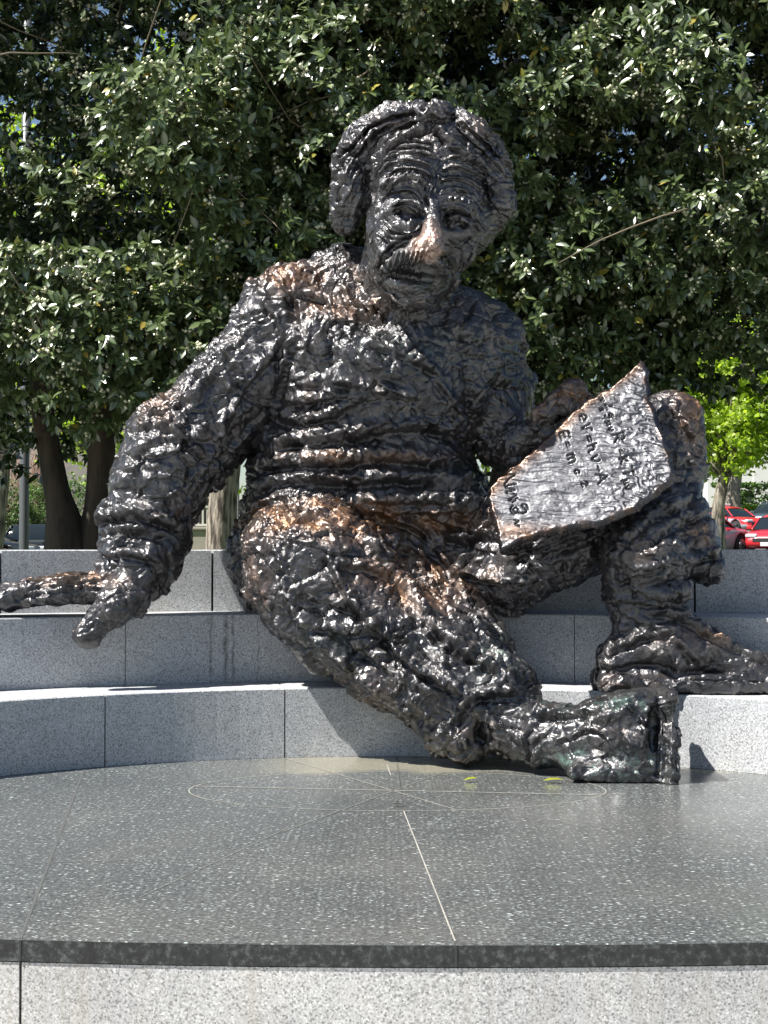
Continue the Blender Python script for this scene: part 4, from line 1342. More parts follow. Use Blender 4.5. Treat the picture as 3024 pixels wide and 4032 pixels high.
def build_sheet():
    step = 1.7
    us_ = np.arange(1050, 1460, step); vs2 = np.arange(772, 1196, step)
    out = smooth_line(SHEET_OUT + [SHEET_OUT[0]], 4)
    n_ = len(out)
    # rough the outline
    out = [(x + 1.8 * math.sin(i * 1.9) + 1.2 * math.sin(i * 4.7), y + 1.8 * math.cos(i * 2.3) + 1.0 * math.sin(i * 5.1)) for i, (x, y) in enumerate(out[:-1])]
    U, Vv = np.meshgrid(us_, vs2, indexing='ij')
    uf, vf = U.ravel(), Vv.ravel()
    inside = np.zeros(len(uf), bool)
    for (x0, y0), (x1, y1) in zip(out, out[1:] + out[:1]):
        c = ((y0 > vf) != (y1 > vf))
        xi = (x1 - x0) * (vf - y0) / ((y1 - y0) if y1 != y0 else 1e-9) + x0
        inside ^= c & (uf < xi)
    dist, _, _ = polydist(uf, vf, out + [out[0]])
    # pull a rim of points onto the outline
    keep = inside & (dist > .4)
    P = np.array([W(a, b, sheetY(a, b)) for a, b in zip(uf, vf)])
    nrm = np.cross(W(1300, 900, sheetY(1300, 900)) - W(1200, 900, sheetY(1200, 900)), W(1200, 1000, sheetY(1200, 1000)) - W(1200, 900, sheetY(1200, 900)))
    nrm /= np.linalg.norm(nrm)
    if nrm[1] > 0: nrm = -nrm
    # relief: dragged clay, long streaks nearly level, plus lumps near the border, plus writing
    wq = 14 * vnoise(np.stack([uf * .02, vf * .02, uf * 0 + 3], 1), 57)
    streak = vnoise(np.stack([uf * .022 + vf * .016 + wq * .03, (vf - uf * .10 + wq) * .24, uf * 0], 1), 50) + .3 * vnoise(np.stack([uf * .05 + vf * .06 + wq * .08, (vf - uf * .1 + wq) * .5, uf * 0], 1), 51)
    q = np.stack([uf, vf, uf * 0 + 5], 1) + 6 * np.stack([vnoise(np.stack([uf * .08, vf * .08, uf * 0], 1), 52), vnoise(np.stack([uf * .08, vf * .08, uf * 0], 1), 53), uf * 0], 1)
    def terr(a_, b_, sd, lv):
        n_ = (vnoise(np.stack([a_, b_, uf * 0 + .5], 1), sd) + .45 * vnoise(np.stack([a_ * 2.1 + b_ * .4, b_ * 2.1 - a_ * .3, uf * 0 + .3], 1), sd + 1)) * lv
        f_ = np.floor(n_); t_ = n_ - f_; e_ = np.clip(t_ / .2, 0, 1)
        return f_ + e_ * e_ * (3 - 2 * e_) - .3 * (t_ - .5)
    lump = terr((uf + .5 * wq) * .035 + vf * .006, (vf - .12 * uf + .7 * wq) * .085, 71, 5.0)
    right = 1 / (1 + np.exp(-((uf - 1340) + (vf - 950) * .1) / 20))
    top = 1 / (1 + np.exp((vf - 860) / 22)) * (uf > 1300)
    rim = np.exp(-(dist / 10) ** 2)
    h = .0036 * streak * (1 - .4 * right) + lump * (.0008 + .0032 * np.maximum(right, .6 * rim))
    sag = .045 * np.sin((uf - 1050) / 400 * math.pi) * -.4 + .02 * np.cos((uf - 1100) / 150)
    h += sag * .5
    ink = np.zeros(len(uf))
    for pts, wd in INK:
        A = np.array(pts); lo = A.min(0) - 6; hi = A.max(0) + 6
        m = np.nonzero((uf > lo[0]) & (uf < hi[0]) & (vf > lo[1]) & (vf < hi[1]))[0]
        if len(m) == 0: continue
        d, _, _ = polydist(uf[m], vf[m], pts)
        ink[m] = np.maximum(ink[m], np.exp(-(d / wd) ** 4))
    h -= .013 * ink
    h -= .02 * np.exp(-(dist / 2.0) ** 2)
    front = P + nrm * h[:, None]
    idx = np.full(len(uf), -1); kk = np.nonzero(keep)[0]; idx[kk] = np.arange(len(kk))
    G = idx.reshape(U.shape)
    a, b, c, d = G[:-1, :-1], G[1:, :-1], G[1:, 1:], G[:-1, 1:]
    ok = (a >= 0) & (b >= 0) & (c >= 0) & (d >= 0)
    Q = np.stack([a[ok], d[ok], c[ok], b[ok]], 1)
    VF = front[kk]
    nk = len(VF)
    thick = .055 + .02 * vnoise(np.stack([uf[kk] * .05, vf[kk] * .05, uf[kk] * 0], 1), 54)
    VB = P[kk] - nrm * thick[:, None]
    # outer edges
    E_ = np.concatenate([Q[:, [0, 1]], Q[:, [1, 2]], Q[:, [2, 3]], Q[:, [3, 0]]])
    key = np.sort(E_, 1); key = key[:, 0] * nk + key[:, 1]
    uq, first, cnt = np.unique(key, return_index=True, return_counts=True)
    be = E_[first[cnt == 1]]
    # a middle ring bulging out a little makes the torn edge
    VM = P[kk] - nrm * (thick * .45)[:, None]
    mid = {}
    cen_ = P[kk].mean(0)
    rows = sorted(set(be.ravel().tolist()))
    mi = {r: 2 * nk + i for i, r in enumerate(rows)}
    MV = np.array([VM[r] + (VM[r] - cen_) / np.linalg.norm(VM[r] - cen_) * (.010 + .012 * h3(np.array([r // 3]), np.array([1]), np.array([2]), 7)[0]) for r in rows])
    side = [(int(y_), int(x_), mi[int(x_)], mi[int(y_)]) for x_, y_ in be] + [(mi[int(y_)], mi[int(x_)], nk + int(x_), nk + int(y_)) for x_, y_ in be]
    V = np.concatenate([VF, VB, MV])
    FQ = np.concatenate([Q, Q[:, ::-1] + nk, np.array(side)])
    me = bpy.data.meshes.new('manuscript_sheet')
    set_mesh(me, V, [FQ])
    me.polygons.foreach_set('use_smooth', np.ones(len(me.polygons), bool))
    me.materials.append(M_BRONZE_SHEET)
    o = bpy.data.objects.new('manuscript_sheet', me)
    COL.objects.link(o); o.parent = statue; o.matrix_parent_inverse = st_inv
    o['label'] = 'pale worn bronze sheet engraved with formulas'
    br = np.zeros(len(V)); dk = np.zeros(len(V))
    dd = dist[kk]
    b_ = np.exp(-(dd / 9) ** 2) * np.clip(.35 + 2.2 * vnoise(np.stack([uf[kk] * .05, vf[kk] * .05, uf[kk] * 0], 1), 55), 0, 1) + np.exp(-((vf[kk] - 1150) / 18) ** 2) * np.exp(-((uf[kk] - 1110) / 60) ** 2) * .8
    up_left, _, _ = polydist(uf[kk], vf[kk], [(1058, 1058), (1160, 965), (1262, 868), (1385, 779)])
    b_ += 1.0 * np.exp(-(up_left / 16) ** 2)
    br[:nk] = b_; br[nk:] = .2
    dk[:nk] = ink[kk]
    cols = np.stack([np.clip(br, 0, 1), dk, np.zeros(len(V)), np.ones(len(V))], 1).astype(np.float32)
    ca = me.color_attributes.new('patina', 'FLOAT_COLOR', 'POINT'); ca.data.foreach_set('color', cols.ravel())

def sheet_mat():
    m, nt, b = mat_new('worn_bronze_sheet')
    c = coords(nt)
    att = nt.nodes.new('ShaderNodeVertexColor'); att.layer_name = 'patina'
    sp = nt.nodes.new('ShaderNodeSeparateColor'); nt.links.new(att.outputs['Color'], sp.inputs[0])
    n1 = noise(nt, c, 12, 5, .65)
    col = ramp(nt, n1, [(.3, (.038, .038, .042)), (.55, (.075, .076, .083)), (.7, (.125, .125, .13))])
    col = mix(nt, math_n(nt, 'MULTIPLY', sp.outputs[0], .8), col, (.11, .062, .036))
    col = mix(nt, math_n(nt, 'MULTIPLY', sp.outputs[1], 1.0), col, (.012, .011, .010))
    nt.links.new(col, b.inputs['Base Color'])
    b.inputs['Metallic'].default_value = .8
    nt.links.new(ramp(nt, noise(nt, c, 30, 4), [(.3, .30), (.7, .46)]), b.inputs['Roughness'])
    b.inputs['Coat Weight'].default_value = .4; b.inputs['Coat Roughness'].default_value = .25
    bump(nt, b, noise(nt, coords(nt, (14, 14, 70)), 1.0, 5, .65), .5, .006)
    return m
M_BRONZE_SHEET = sheet_mat()
build_sheet()
# ------------------------------------------------------------------ foliage
def leaf_mat(name, lo, mid, hi, rough=0.30, trans=0.0, under=None):
    m, nt, b = mat_new(name)
    att = nt.nodes.new('ShaderNodeVertexColor'); att.layer_name = 'leafvar'
    sp = nt.nodes.new('ShaderNodeSeparateColor'); nt.links.new(att.outputs['Color'], sp.inputs[0])
    col = ramp(nt, sp.outputs[0], [(0.0, lo), (0.5, mid), (0.93, hi), (0.975, hi), (0.985, (0.34, 0.27, 0.02)), (1.0, (0.30, 0.20, 0.03))])
    # paler midrib from the second channel
    col = mix(nt, math_n(nt, 'MULTIPLY', sp.outputs[1], .35), col, [min(1, x * 2.2 + .02) for x in hi])
    nt.links.new(col, b.inputs['Base Color'])
    b.inputs['Roughness'].default_value = rough
    b.inputs['Specular IOR Level'].default_value = 1.0
    if trans > 0:
        out = nt.nodes['Material Output']
        tr = nt.nodes.new('ShaderNodeBsdfTranslucent')
        nt.links.new(mix(nt, 1.0, col, (1.6, 1.8, .8), 'MULTIPLY'), tr.inputs['Color'])
        ms = nt.nodes.new('ShaderNodeMixShader'); ms.inputs[0].default_value = trans
        nt.links.new(b.outputs[0], ms.inputs[1]); nt.links.new(tr.outputs[0], ms.inputs[2]); nt.links.new(ms.outputs[0], out.inputs[0])
    return m
M_HOLLY = leaf_mat('glossy_evergreen_leaf', (0.010, 0.023, 0.010), (0.034, 0.058, 0.021), (0.115, 0.150, 0.052), 0.30, 0.08)
M_SPRING = leaf_mat('fresh_spring_leaf', (0.17, 0.25, 0.02), (0.28, 0.37, 0.03), (0.42, 0.50, 0.06), 0.5, 0.45)
M_HEDGE = leaf_mat('hedge_leaf', (0.05, 0.10, 0.02), (0.08, 0.15, 0.03), (0.14, 0.22, 0.05), 0.5, 0.3)

def bark_mat(name, a, b_, scale=1.0):
    m, nt, b = mat_new(name)
    c = coords(nt, (14 * scale, 14 * scale, 2.2 * scale))
    f = noise(nt, c, 1.0, 6, 0.65)
    nt.links.new(ramp(nt, f, [(0.40, a), (0.58, b_)]), b.inputs['Base Color'])
    b.inputs['Roughness'].default_value = 0.9
    bump(nt, b, f, 1.0, 0.03)
    return m
M_BARK_D = bark_mat('dark_smooth_bark', (0.022, 0.017, 0.013), (0.065, 0.046, 0.034), .6)
M_BARK_P = bark_mat('grey_ridged_bark', (0.05, 0.04, 0.032), (0.36, 0.31, 0.25), 1.7)
M_TWIG = simple_mat('twig', (0.16, 0.13, 0.085), 0.8)
M_FLOWER = simple_mat('cream_flower_bud', (0.62, 0.62, 0.42), 0.7, var=.15, vscale=30)

# leaf template, unit length along +y, slight fold and droop; columns: x, y, z
LT = np.array([[0, 0, 0], [-.17, .32, .045], [0, .32, 0], [.17, .32, .045], [-.155, .68, .02], [0, .68, -.03], [.155, .68, .02], [0, 1.0, -.10]], float)
LT_TRI = np.array([[0, 2, 1], [0, 3, 2], [4, 5, 7], [5, 6, 7]])
LT_QUAD = np.array([[1, 2, 5, 4], [2, 3, 6, 5]])
LT_RIB = np.array([.7, 0, 1, 0, 0, 1, 0, .6])

def frames(dirs, ups):
    d = dirs / np.linalg.norm(dirs, axis=1)[:, None]
    x = np.cross(d, ups); x /= np.maximum(np.linalg.norm(x, axis=1), 1e-6)[:, None]
    z = np.cross(x, d)
    return x, d, z

def sprig_leaves(P, Dn, nleaf, L0, rng, droop=.35, cone=(.35, 1.35)):
    """whorls of leaves round the growing direction Dn at P -> leaf origins, directions, normals, lengths"""
    n = len(P)
    O, DD, UU, LL = [], [], [], []
    helper = np.where(np.abs(Dn[:, 2:3]) > .9, np.array([[1., 0, 0]]), np.array([[0, 0, 1.]]))
    a = np.cross(Dn, helper); a /= np.linalg.norm(a, axis=1)[:, None]
    b = np.cross(Dn, a)
    for k in range(nleaf):
        ph = rng.uniform(0, 2 * np.pi, n) * .25 + k * 2.39996
        th = rng.uniform(cone[0], cone[1], n)
        side = a * np.cos(ph)[:, None] + b * np.sin(ph)[:, None]
        d = Dn * np.cos(th)[:, None] + side * np.sin(th)[:, None]
        d[:, 2] -= droop * rng.uniform(.3, 1.2, n)
        up = Dn * np.sin(th)[:, None] - side * np.cos(th)[:, None] * .6
        up[:, 2] += .8
        up += rng.normal(0, .25, (n, 3))
        O.append(P - Dn * (rng.uniform(0, .55, n) * L0)[:, None]); DD.append(d); UU.append(up); LL.append(L0 * rng.uniform(.7, 1.2, n))
    return np.concatenate(O), np.concatenate(DD), np.concatenate(UU), np.concatenate(LL)

LT4 = np.array([[0, 0, 0], [-.17, .45, .03], [.17, .45, .03], [0, 1.0, -.10]], float)
def leaves_simple(name, O, DD, UU, LL, mat, rng, width, var_shift):
    x, d, z = frames(DD, UU)
    n = len(O); T = LT4.copy(); T[:, 0] *= width
    V = (O[:, None, :] + (x[:, None, :] * T[None, :, 0:1] + d[:, None, :] * T[None, :, 1:2] + z[:, None, :] * T[None, :, 2:3]) * LL[:, None, None])
    me = bpy.data.meshes.new(name)
    set_mesh(me, V.reshape(-1, 3), [(np.array([[0, 2, 1], [1, 2, 3]])[None] + (np.arange(n) * 4)[:, None, None]).reshape(-1, 3)])
    C = np.zeros((n, 4, 4), np.float32); C[:, :, 0] = np.clip(rng.uniform(0, 1, n) * .7 + var_shift, 0, .97)[:, None]; C[:, :, 3] = 1
    ca = me.color_attributes.new('leafvar', 'FLOAT_COLOR', 'POINT'); ca.data.foreach_set('color', C.ravel())
    me.materials.append(mat)
    o = bpy.data.objects.new(name, me); COL.objects.link(o)
    return o

def leaves_mesh(name, O, DD, UU, LL, mat, rng, parent=None, width=1.0, var_shift=None, simple=None):
    x, d, z = frames(DD, UU)
    n = len(O)
    T = LT.copy(); T[:, 0] *= width
    V = (O[:, None, :] + (x[:, None, :] * T[None, :, 0:1] + d[:, None, :] * T[None, :, 1:2] + z[:, None, :] * T[None, :, 2:3]) * LL[:, None, None])
    base = (np.arange(n) * 8)[:, None, None]
    tri = (LT_TRI[None] + base).reshape(-1, 3); quad = (LT_QUAD[None] + base).reshape(-1, 4)
    me = bpy.data.meshes.new(name)
    set_mesh(me, V.reshape(-1, 3), [tri, quad])
    var = rng.uniform(0, 1, n)
    if var_shift is not None: var = np.where(var > .98, var, np.clip(var * .7 + var_shift, 0, .97))
    C = np.zeros((n, 8, 4), np.float32); C[:, :, 0] = var[:, None]; C[:, :, 1] = LT_RIB[None]; C[:, :, 3] = 1
    ca = me.color_attributes.new('leafvar', 'FLOAT_COLOR', 'POINT'); ca.data.foreach_set('color', C.ravel())
    me.materials.append(mat)
    o = bpy.data.objects.new(name, me); COL.objects.link(o)
    if parent is not None: o.parent = parent
    return o

def blobs_mesh(name, P, R, mat, parent=None):
    """small rounded buds: octahedra"""
    T = np.array([[1, 0, 0], [-1, 0, 0], [0, 1, 0], [0, -1, 0], [0, 0, 1], [0, 0, -1]], float)
    F = np.array([[0, 2, 4], [2, 1, 4], [1, 3, 4], [3, 0, 4], [2, 0, 5], [1, 2, 5], [3, 1, 5], [0, 3, 5]])
    V = P[:, None, :] + T[None] * R[:, None, None]
    me = bpy.data.meshes.new(name)
    set_mesh(me, V.reshape(-1, 3), [(F[None] + (np.arange(len(P)) * 6)[:, None, None]).reshape(-1, 3)])
    me.polygons.foreach_set('use_smooth', np.ones(len(me.polygons), bool))
    me.materials.append(mat)
    o = bpy.data.objects.new(name, me); COL.objects.link(o)
    if parent is not None: o.parent = parent
    return o

def tubes_obj(name, lines, mat, parent=None, sides=5):
    V, F = [], []
    for pts, radii in lines:
        v, f = tube_arrays(pts, radii, sides)
        o = len(V); V += [tuple(p) for p in v]; F += [tuple(i + o for i in q) for q in f]
    return mesh_obj(name, V, F, mat, parent, True)

def trunk_obj(name, pts, radii, mat, parent, sides=16, rough=.05):
    """a trunk with swellings and flutes"""
    P = smooth_line([tuple(p) + (r,) for p, r in zip(pts, radii)], 5)
    rings, n = len(P), sides
    V, F = [], []
    for i, (x, y, z, r) in enumerate(P):
        for s in range(n):
            an = 2 * math.pi * s / n
            k = 1 + rough * (math.sin(3 * an + z * 1.7 + x) + .6 * math.sin(5 * an - z * 2.9) + .4 * math.sin(7 * an + z * 6))
            V.append((x + r * k * math.cos(an), y + r * k * math.sin(an), z))
    for i in range(rings - 1):
        for s in range(n):
            F.append((i * n + s, i * n + (s + 1) % n, (i + 1) * n + (s + 1) % n, (i + 1) * n + s))
    F.append(tuple(reversed(range(n)))); F.append(tuple((rings - 1) * n + s for s in range(n)))
    return mesh_obj(name, V, F, mat, parent, True)

LEAF_ONE = None
def evergreen(center, rx, ry, z0, z1, seed, label, group, trunks, n_clump, density=1.0, top_taper=.55):
    rng = np.random.default_rng(seed)
    t = empty('evergreen_tree', (center[0], center[1], 0.6))
    tag(t, label, 'tree', group)
    inv = Matrix.Translation((-center[0], -center[1], -0.6))
    def adopt(o):
        o.parent = t; o.matrix_parent_inverse = inv
        return o
    for pts, rad in trunks:
        adopt(trunk_obj('trunk', pts, rad, M_BARK_D, None, 16, .05))
    # branch clumps on and inside the envelope
    SP, SD, depthv = [], [], []
    zc = (z0 + z1) / 2; rz = (z1 - z0) / 2
    def env(ph, z):
        h = np.clip((z - z0) / (z1 - z0), 0, 1)
        w = np.where(h < .25, .80 + .20 * (h / .25), 1 - (1 - top_taper) * ((h - .25) / .75) ** 1.4)
        return w
    lines = []
    for i in range(n_clump):
        h = rng.uniform(0, 1) ** .85
        z = z0 + .15 + h * (z1 - z0 - .3)
        ph = rng.uniform(-math.pi, math.pi)
        if rng.uniform() < .62: ph = rng.normal(-math.pi / 2, .75)        # more boughs on the open sides
        w = float(env(ph, z))
        rr = rng.uniform(.58, 1.14) if rng.uniform() < .8 else rng.uniform(.2, .6)
        cr = rng.uniform(.24, .62)
        wy = w if h > .5 else min(w, .66 + .34 * h / .5)     # the crown bulges out at mid height
        c = np.array([center[0] + math.cos(ph) * rx * w * rr, center[1] + math.sin(ph) * ry * wy * rr, z])
        out = np.array([math.cos(ph), math.sin(ph), .10]); out /= np.linalg.norm(out)
        m = int(62 * (cr / .42) ** 2 * density)
        q = rng.normal(0, 1, (m, 3)); q /= np.linalg.norm(q, axis=1)[:, None]
        q[:, 2] *= .62
        keep = (q @ out > -.45)
        q = q[keep]
        rad = rng.uniform(.55, 1.0, len(q))[:, None] * cr
        pos = c + q * rad
        d = q * .7 + out * .8 + rng.normal(0, .22, (len(q), 3)); d /= np.linalg.norm(d, axis=1)[:, None]
        pos[:, 2] = np.maximum(pos[:, 2], z0 - .25 * rng.uniform(0, 1, len(q)))
        SP.append(pos); SD.append(d)
        if i % 6 == 1:                                   # shaded leaves deep inside the crown
            ci = np.array([center[0] + rng.uniform(-.75, .75) * rx * w, center[1] + rng.uniform(-.2, .5) * ry, z])
            qi = rng.normal(0, .38, (80, 3)); SP.append(ci + qi); di = rng.normal(0, 1, (80, 3)) + np.array([0, -1.0, 0]); SD.append(di / np.linalg.norm(di, axis=1)[:, None])
        if i % 13 == 0:
            a = c - out * cr * 1.2 - np.array([0, 0, .15]); e = c + out * cr * .9
            mid_ = (a + e) / 2 + rng.normal(0, .06, 3)
            lines.append(([a, mid_, e, e + (e - mid_) * .5 + rng.normal(0, .08, 3)], [.008, .006, .004, .002]))
    P = np.concatenate(SP); Dn = np.concatenate(SD)
    deep = P[:, 1] > center[1] - ry * .30
    nz_ = vnoise(P * np.array([1.25, .8, 1.5]) + seed, 77) + .4 * vnoise(P * 3.1 + seed, 78)
    kp = deep | (nz_ > -.05) | (P[:, 2] < z0 + 1.2)                       # hollows between the boughs
    P, Dn = P[kp], Dn[kp]
    O, DD, UU, LL = sprig_leaves(P, Dn, 9, .100, rng)
    # single leaves nearest the viewer become separate pieces
    vis = (O[:, 1] < center[1] - ry * .55) & (np.abs(O[:, 0] / O[:, 1]) < .27) & (O[:, 2] < CAM_H + .385 * O[:, 1]) & (O[:, 2] > z0)
    order = np.argsort(O[:, 1] + 100 * ~vis)[:260]
    mask = np.ones(len(O), bool); mask[order] = False
    shift = .02 + .25 * rng.uniform(0, 1, len(O))
    back = mask & ((O[:, 1] > center[1] - ry * .35) | (np.abs(O[:, 0] / O[:, 1]) > .30) | (O[:, 2] > CAM_H + .40 * O[:, 1]))
    mask &= ~back
    shift = .02 + .25 * rng.uniform(0, 1, len(O))
    adopt(leaves_simple('inner_foliage', O[back], DD[back], UU[back], LL[back], M_HOLLY, rng, 1.2, shift[back]))['kind'] = 'stuff'
    adopt(leaves_mesh('crown', O[mask], DD[mask], UU[mask], LL[mask], M_HOLLY, rng, None, 1.15, shift[mask]))['kind'] = 'stuff'
    global LEAF_ONE
    if LEAF_ONE is None:
        LEAF_ONE = []
        for q in range(4):
            lo = leaves_mesh('leaf', np.zeros((1, 3)), np.array([[0, 1., 0]]), np.array([[0, 0, 1.]]), np.array([1.0]), M_HOLLY, rng, None, 1.15, np.array([.0 + .12 * q]))
            LEAF_ONE.append(lo.data); bpy.data.objects.remove(lo)
    x, d, z = frames(DD[order], UU[order])
    for j, i in enumerate(order):
        o = bpy.data.objects.new('leaf', LEAF_ONE[j % 4])
        s = LL[i]
        M = Matrix(((x[j][0] * s, d[j][0] * s, z[j][0] * s, O[i][0]), (x[j][1] * s, d[j][1] * s, z[j][1] * s, O[i][1]), (x[j][2] * s, d[j][2] * s, z[j][2] * s, O[i][2]), (0, 0, 0, 1)))
        COL.objects.link(o); o.parent = t; o.matrix_parent_inverse = inv; o.matrix_basis = M
    # cream flower clusters in the leaf axils of some sprigs
    pick = (rng.uniform(0, 1, len(P)) < .20) & (P[:, 1] < center[1]) & (np.abs(P[:, 0] / P[:, 1]) < .29) & (P[:, 2] < CAM_H + .39 * P[:, 1])
    FP, FR = [], []
    for p, dd_ in zip(P[pick], Dn[pick]):
        k = rng.integers(7, 13)
        for _ in range(k):
            FP.append(p - dd_ * rng.uniform(-.02, .05) + rng.normal(0, .022, 3)); FR.append(rng.uniform(.011, .018))
    fo = adopt(blobs_mesh('flower_clusters', np.array(FP), np.array(FR), M_FLOWER)); fo['kind'] = 'stuff'
    for i in range(2):                                   # longer bare shoots wandering over the leaves
        ph = rng.normal(-math.pi / 2, .7); z = rng.uniform(z0 + .6, min(z1, 5.4)); w = float(env(ph, z))
        p = np.array([center[0] + math.cos(ph) * rx * w, center[1] + math.sin(ph) * ry * w, z])
        d = rng.normal(0, 1, 3) * np.array([1, .25, .8]); d /= np.linalg.norm(d)
        pts = [p]
        for k in range(5):
            d = d + rng.normal(0, .13, 3); d /= np.linalg.norm(d); pts.append(pts[-1] + d * rng.uniform(.12, .24))
        lines.append((pts, [.007, .0065, .006, .005, .004, .003]))
    tw = adopt(tubes_obj('twigs', lines, M_TWIG)); tw['kind'] = 'stuff'
    return t

G_EV = 'flowering evergreens close behind the bench'
def up(u, v, Y): return tuple(W(u, v, Y))
YT = 11.6
trunkL = [([up(160, 1215, YT)[:2] + (.40,), up(145, 1160, YT), up(136, 1110, YT), up(122, 1058, YT), up(109, 993, YT), up(94, 910, YT), up(86, 820, YT), up(75, 600, YT + .1)], [.26, .175, .130, .105, .096, .091, .085, .07]),
          ([up(196, 1215, YT)[:2] + (.40,), up(205, 1160, YT + .02), up(211, 1100, YT), up(217, 1010, YT), up(219, 925, YT), up(222, 800, YT), up(240, 600, YT + .1)], [.22, .150, .112, .110, .102, .09, .08])]
evergreen((-2.15, 11.6), 1.95, 1.8, 2.02, 6.6, 21, 'leftmost flowering evergreen, its dark double trunk standing behind the bench', G_EV, trunkL, 250)
evergreen((0.35, 12.1), 2.05, 1.8, 2.15, 7.2, 22, 'middle flowering evergreen rising directly behind the head of the statue', G_EV,
          [([(.45, 12.1, .45), (.4, 12.0, 1.5), (.35, 12.0, 3.0), (.3, 12.0, 5.0)], [.26, .2, .18, .12])], 250)
evergreen((2.75, 12.0), 1.95, 1.8, 2.28, 7.0, 23, 'rightmost flowering evergreen, its boughs hanging above the raised knee', G_EV,
          [([(.95, 12.2, .45), (1.0, 12.1, 1.5), (1.3, 12.1, 2.6), (2.0, 12.0, 3.6), (2.5, 12.0, 5.0)], [.22, .17, .15, .13, .10])], 240)
# ------------------------------------------------------------------ farther trees in spring leaf
def spring_tree(base, trunk_r, forks, crown_c, crown_r, n_clump, seed, label, leafL=.10, mat=None, cat='tree', name='spring_tree', trunk_pts=None, per=70, bark=None):
    rng = np.random.default_rng(seed)
    gz = ground_z(base[0], base[1]) - .05
    t = empty(name, (base[0], base[1], gz)); tag(t, label, cat)
    inv = Matrix.Translation((-base[0], -base[1], -gz))
    def adopt(o):
        o.parent = t; o.matrix_parent_inverse = inv; return o
    tp = trunk_pts or [(base[0], base[1], gz), (base[0] + .05, base[1], gz + 1.2), (base[0] + .1, base[1], gz + forks)]
    rr = [trunk_r * k for k in np.linspace(1.25, .85, len(tp))]
    adopt(trunk_obj('trunk', tp, rr, bark or M_BARK_P, None, 20, .07))
    top = np.array(tp[-1]); lines = []
    cs = []
    for i in range(n_clump):
        q = rng.normal(0, 1, 3); q /= np.linalg.norm(q)
        cs.append(np.array(crown_c) + q * np.array(crown_r) * rng.uniform(.35, 1.0))
    for i, c in enumerate(cs[:26]):
        m1 = top + (c - top) * .4 + rng.normal(0, .15, 3); m1[2] -= .1
        lines.append(([top - np.array([0, 0, .1]), m1, top + (c - top) * .75 + rng.normal(0, .12, 3), c], [trunk_r * (.42 if i < 6 else .18), trunk_r * (.28 if i < 6 else .12), trunk_r * .10, .008]))
    b_ = adopt(tubes_obj('branches', lines, bark or M_BARK_P, None, 6)); b_['kind'] = 'stuff'
    P = np.concatenate([c + rng.normal(0, .26, (per, 3)) * np.array([1, 1, .7]) * (crown_r[0] / 2.2) for c in cs])
    Dn = rng.normal(0, 1, P.shape); Dn /= np.linalg.norm(Dn, axis=1)[:, None]
    O, DD, UU, LL = sprig_leaves(P, Dn, 3, leafL, rng, .3)
    adopt(leaves_simple('crown', O, DD, UU, LL, mat or M_SPRING, rng, 2.2, .3 * rng.uniform(0, 1, len(O))))['kind'] = 'stuff'
    return t

def bush(base, r, n, seed, label, mat, leafL=.10, cat='bush', name='bush', group=None):
    rng = np.random.default_rng(seed)
    gz = ground_z(base[0], base[1])
    t = empty(name, (base[0], base[1], gz)); tag(t, label, cat, group)
    inv = Matrix.Translation((-base[0], -base[1], -gz))
    q = rng.normal(0, 1, (n, 3)); q /= np.linalg.norm(q, axis=1)[:, None]
    q[:, 2] = abs(q[:, 2])
    lump = 1 + .22 * (vnoise(q * 2.2 + seed, 61)) * 2
    P = np.array([base[0], base[1], gz]) + q * np.array(r) * lump[:, None] * rng.uniform(.8, 1.02, n)[:, None]
    O, DD, UU, LL = sprig_leaves(P, q, 4, leafL, rng, .2)
    o = leaves_simple('foliage', O, DD, UU, LL, mat, rng, 1.8, .2 * rng.uniform(0, 1, len(O)))
    o['kind'] = 'stuff'; o.parent = t; o.matrix_parent_inverse = inv
    lines = []
    for i in range(8):
        a = rng.uniform(0, 2 * math.pi)
        lines.append(([(base[0], base[1], gz - .05), (base[0] + math.cos(a) * r[0] * .4, base[1] + math.sin(a) * r[1] * .4, gz + r[2] * .55), (base[0] + math.cos(a) * r[0] * .7, base[1] + math.sin(a) * r[1] * .7, gz + r[2] * .8)], [.04, .025, .01]))
    s = tubes_obj('stems', lines, M_TWIG); s['kind'] = 'stuff'; s.parent = t; s.matrix_parent_inverse = inv
    return t

def XY(u, v, Y):
    p = W(u, v, Y); return float(p[0]), float(p[2])
# sunlit ridged trunk seen between the arm and the hip
x0, _ = XY(474, 1185, 17)
gz = ground_z(x0, 17) - .05
spring_tree((x0, 17), .155, 0, (x0 + .2, 17.4, 5.4), (2.1, 1.9, 1.7), 70, 41, 'spring tree with ridged sunlit trunk, seen through the gap under the arm', .085,
            trunk_pts=[(x0, 17, gz), (x0 + .01, 17, 1.1), (x0 + .03, 17, 1.7), (x0 + .10, 17, 2.3), (x0 + .12, 17.05, 3.6)])
# low twigs with bright leaves beside that trunk
# left edge tree
x1, _ = XY(2, 1100, 19)
spring_tree((x1 - .1, 19), .125, 0, (x1 - .6, 20.0, 5.2), (2.2, 2.0, 2.1), 60, 42, 'grey-barked spring tree at the far left edge, left of the lamp post', .09,
            trunk_pts=[(x1 - .15, 19, ground_z(x1, 19) - .05), (x1 - .10, 19, 1.2), (x1 - .02, 19, 2.0), (x1 + .02, 19.0, 3.2)])
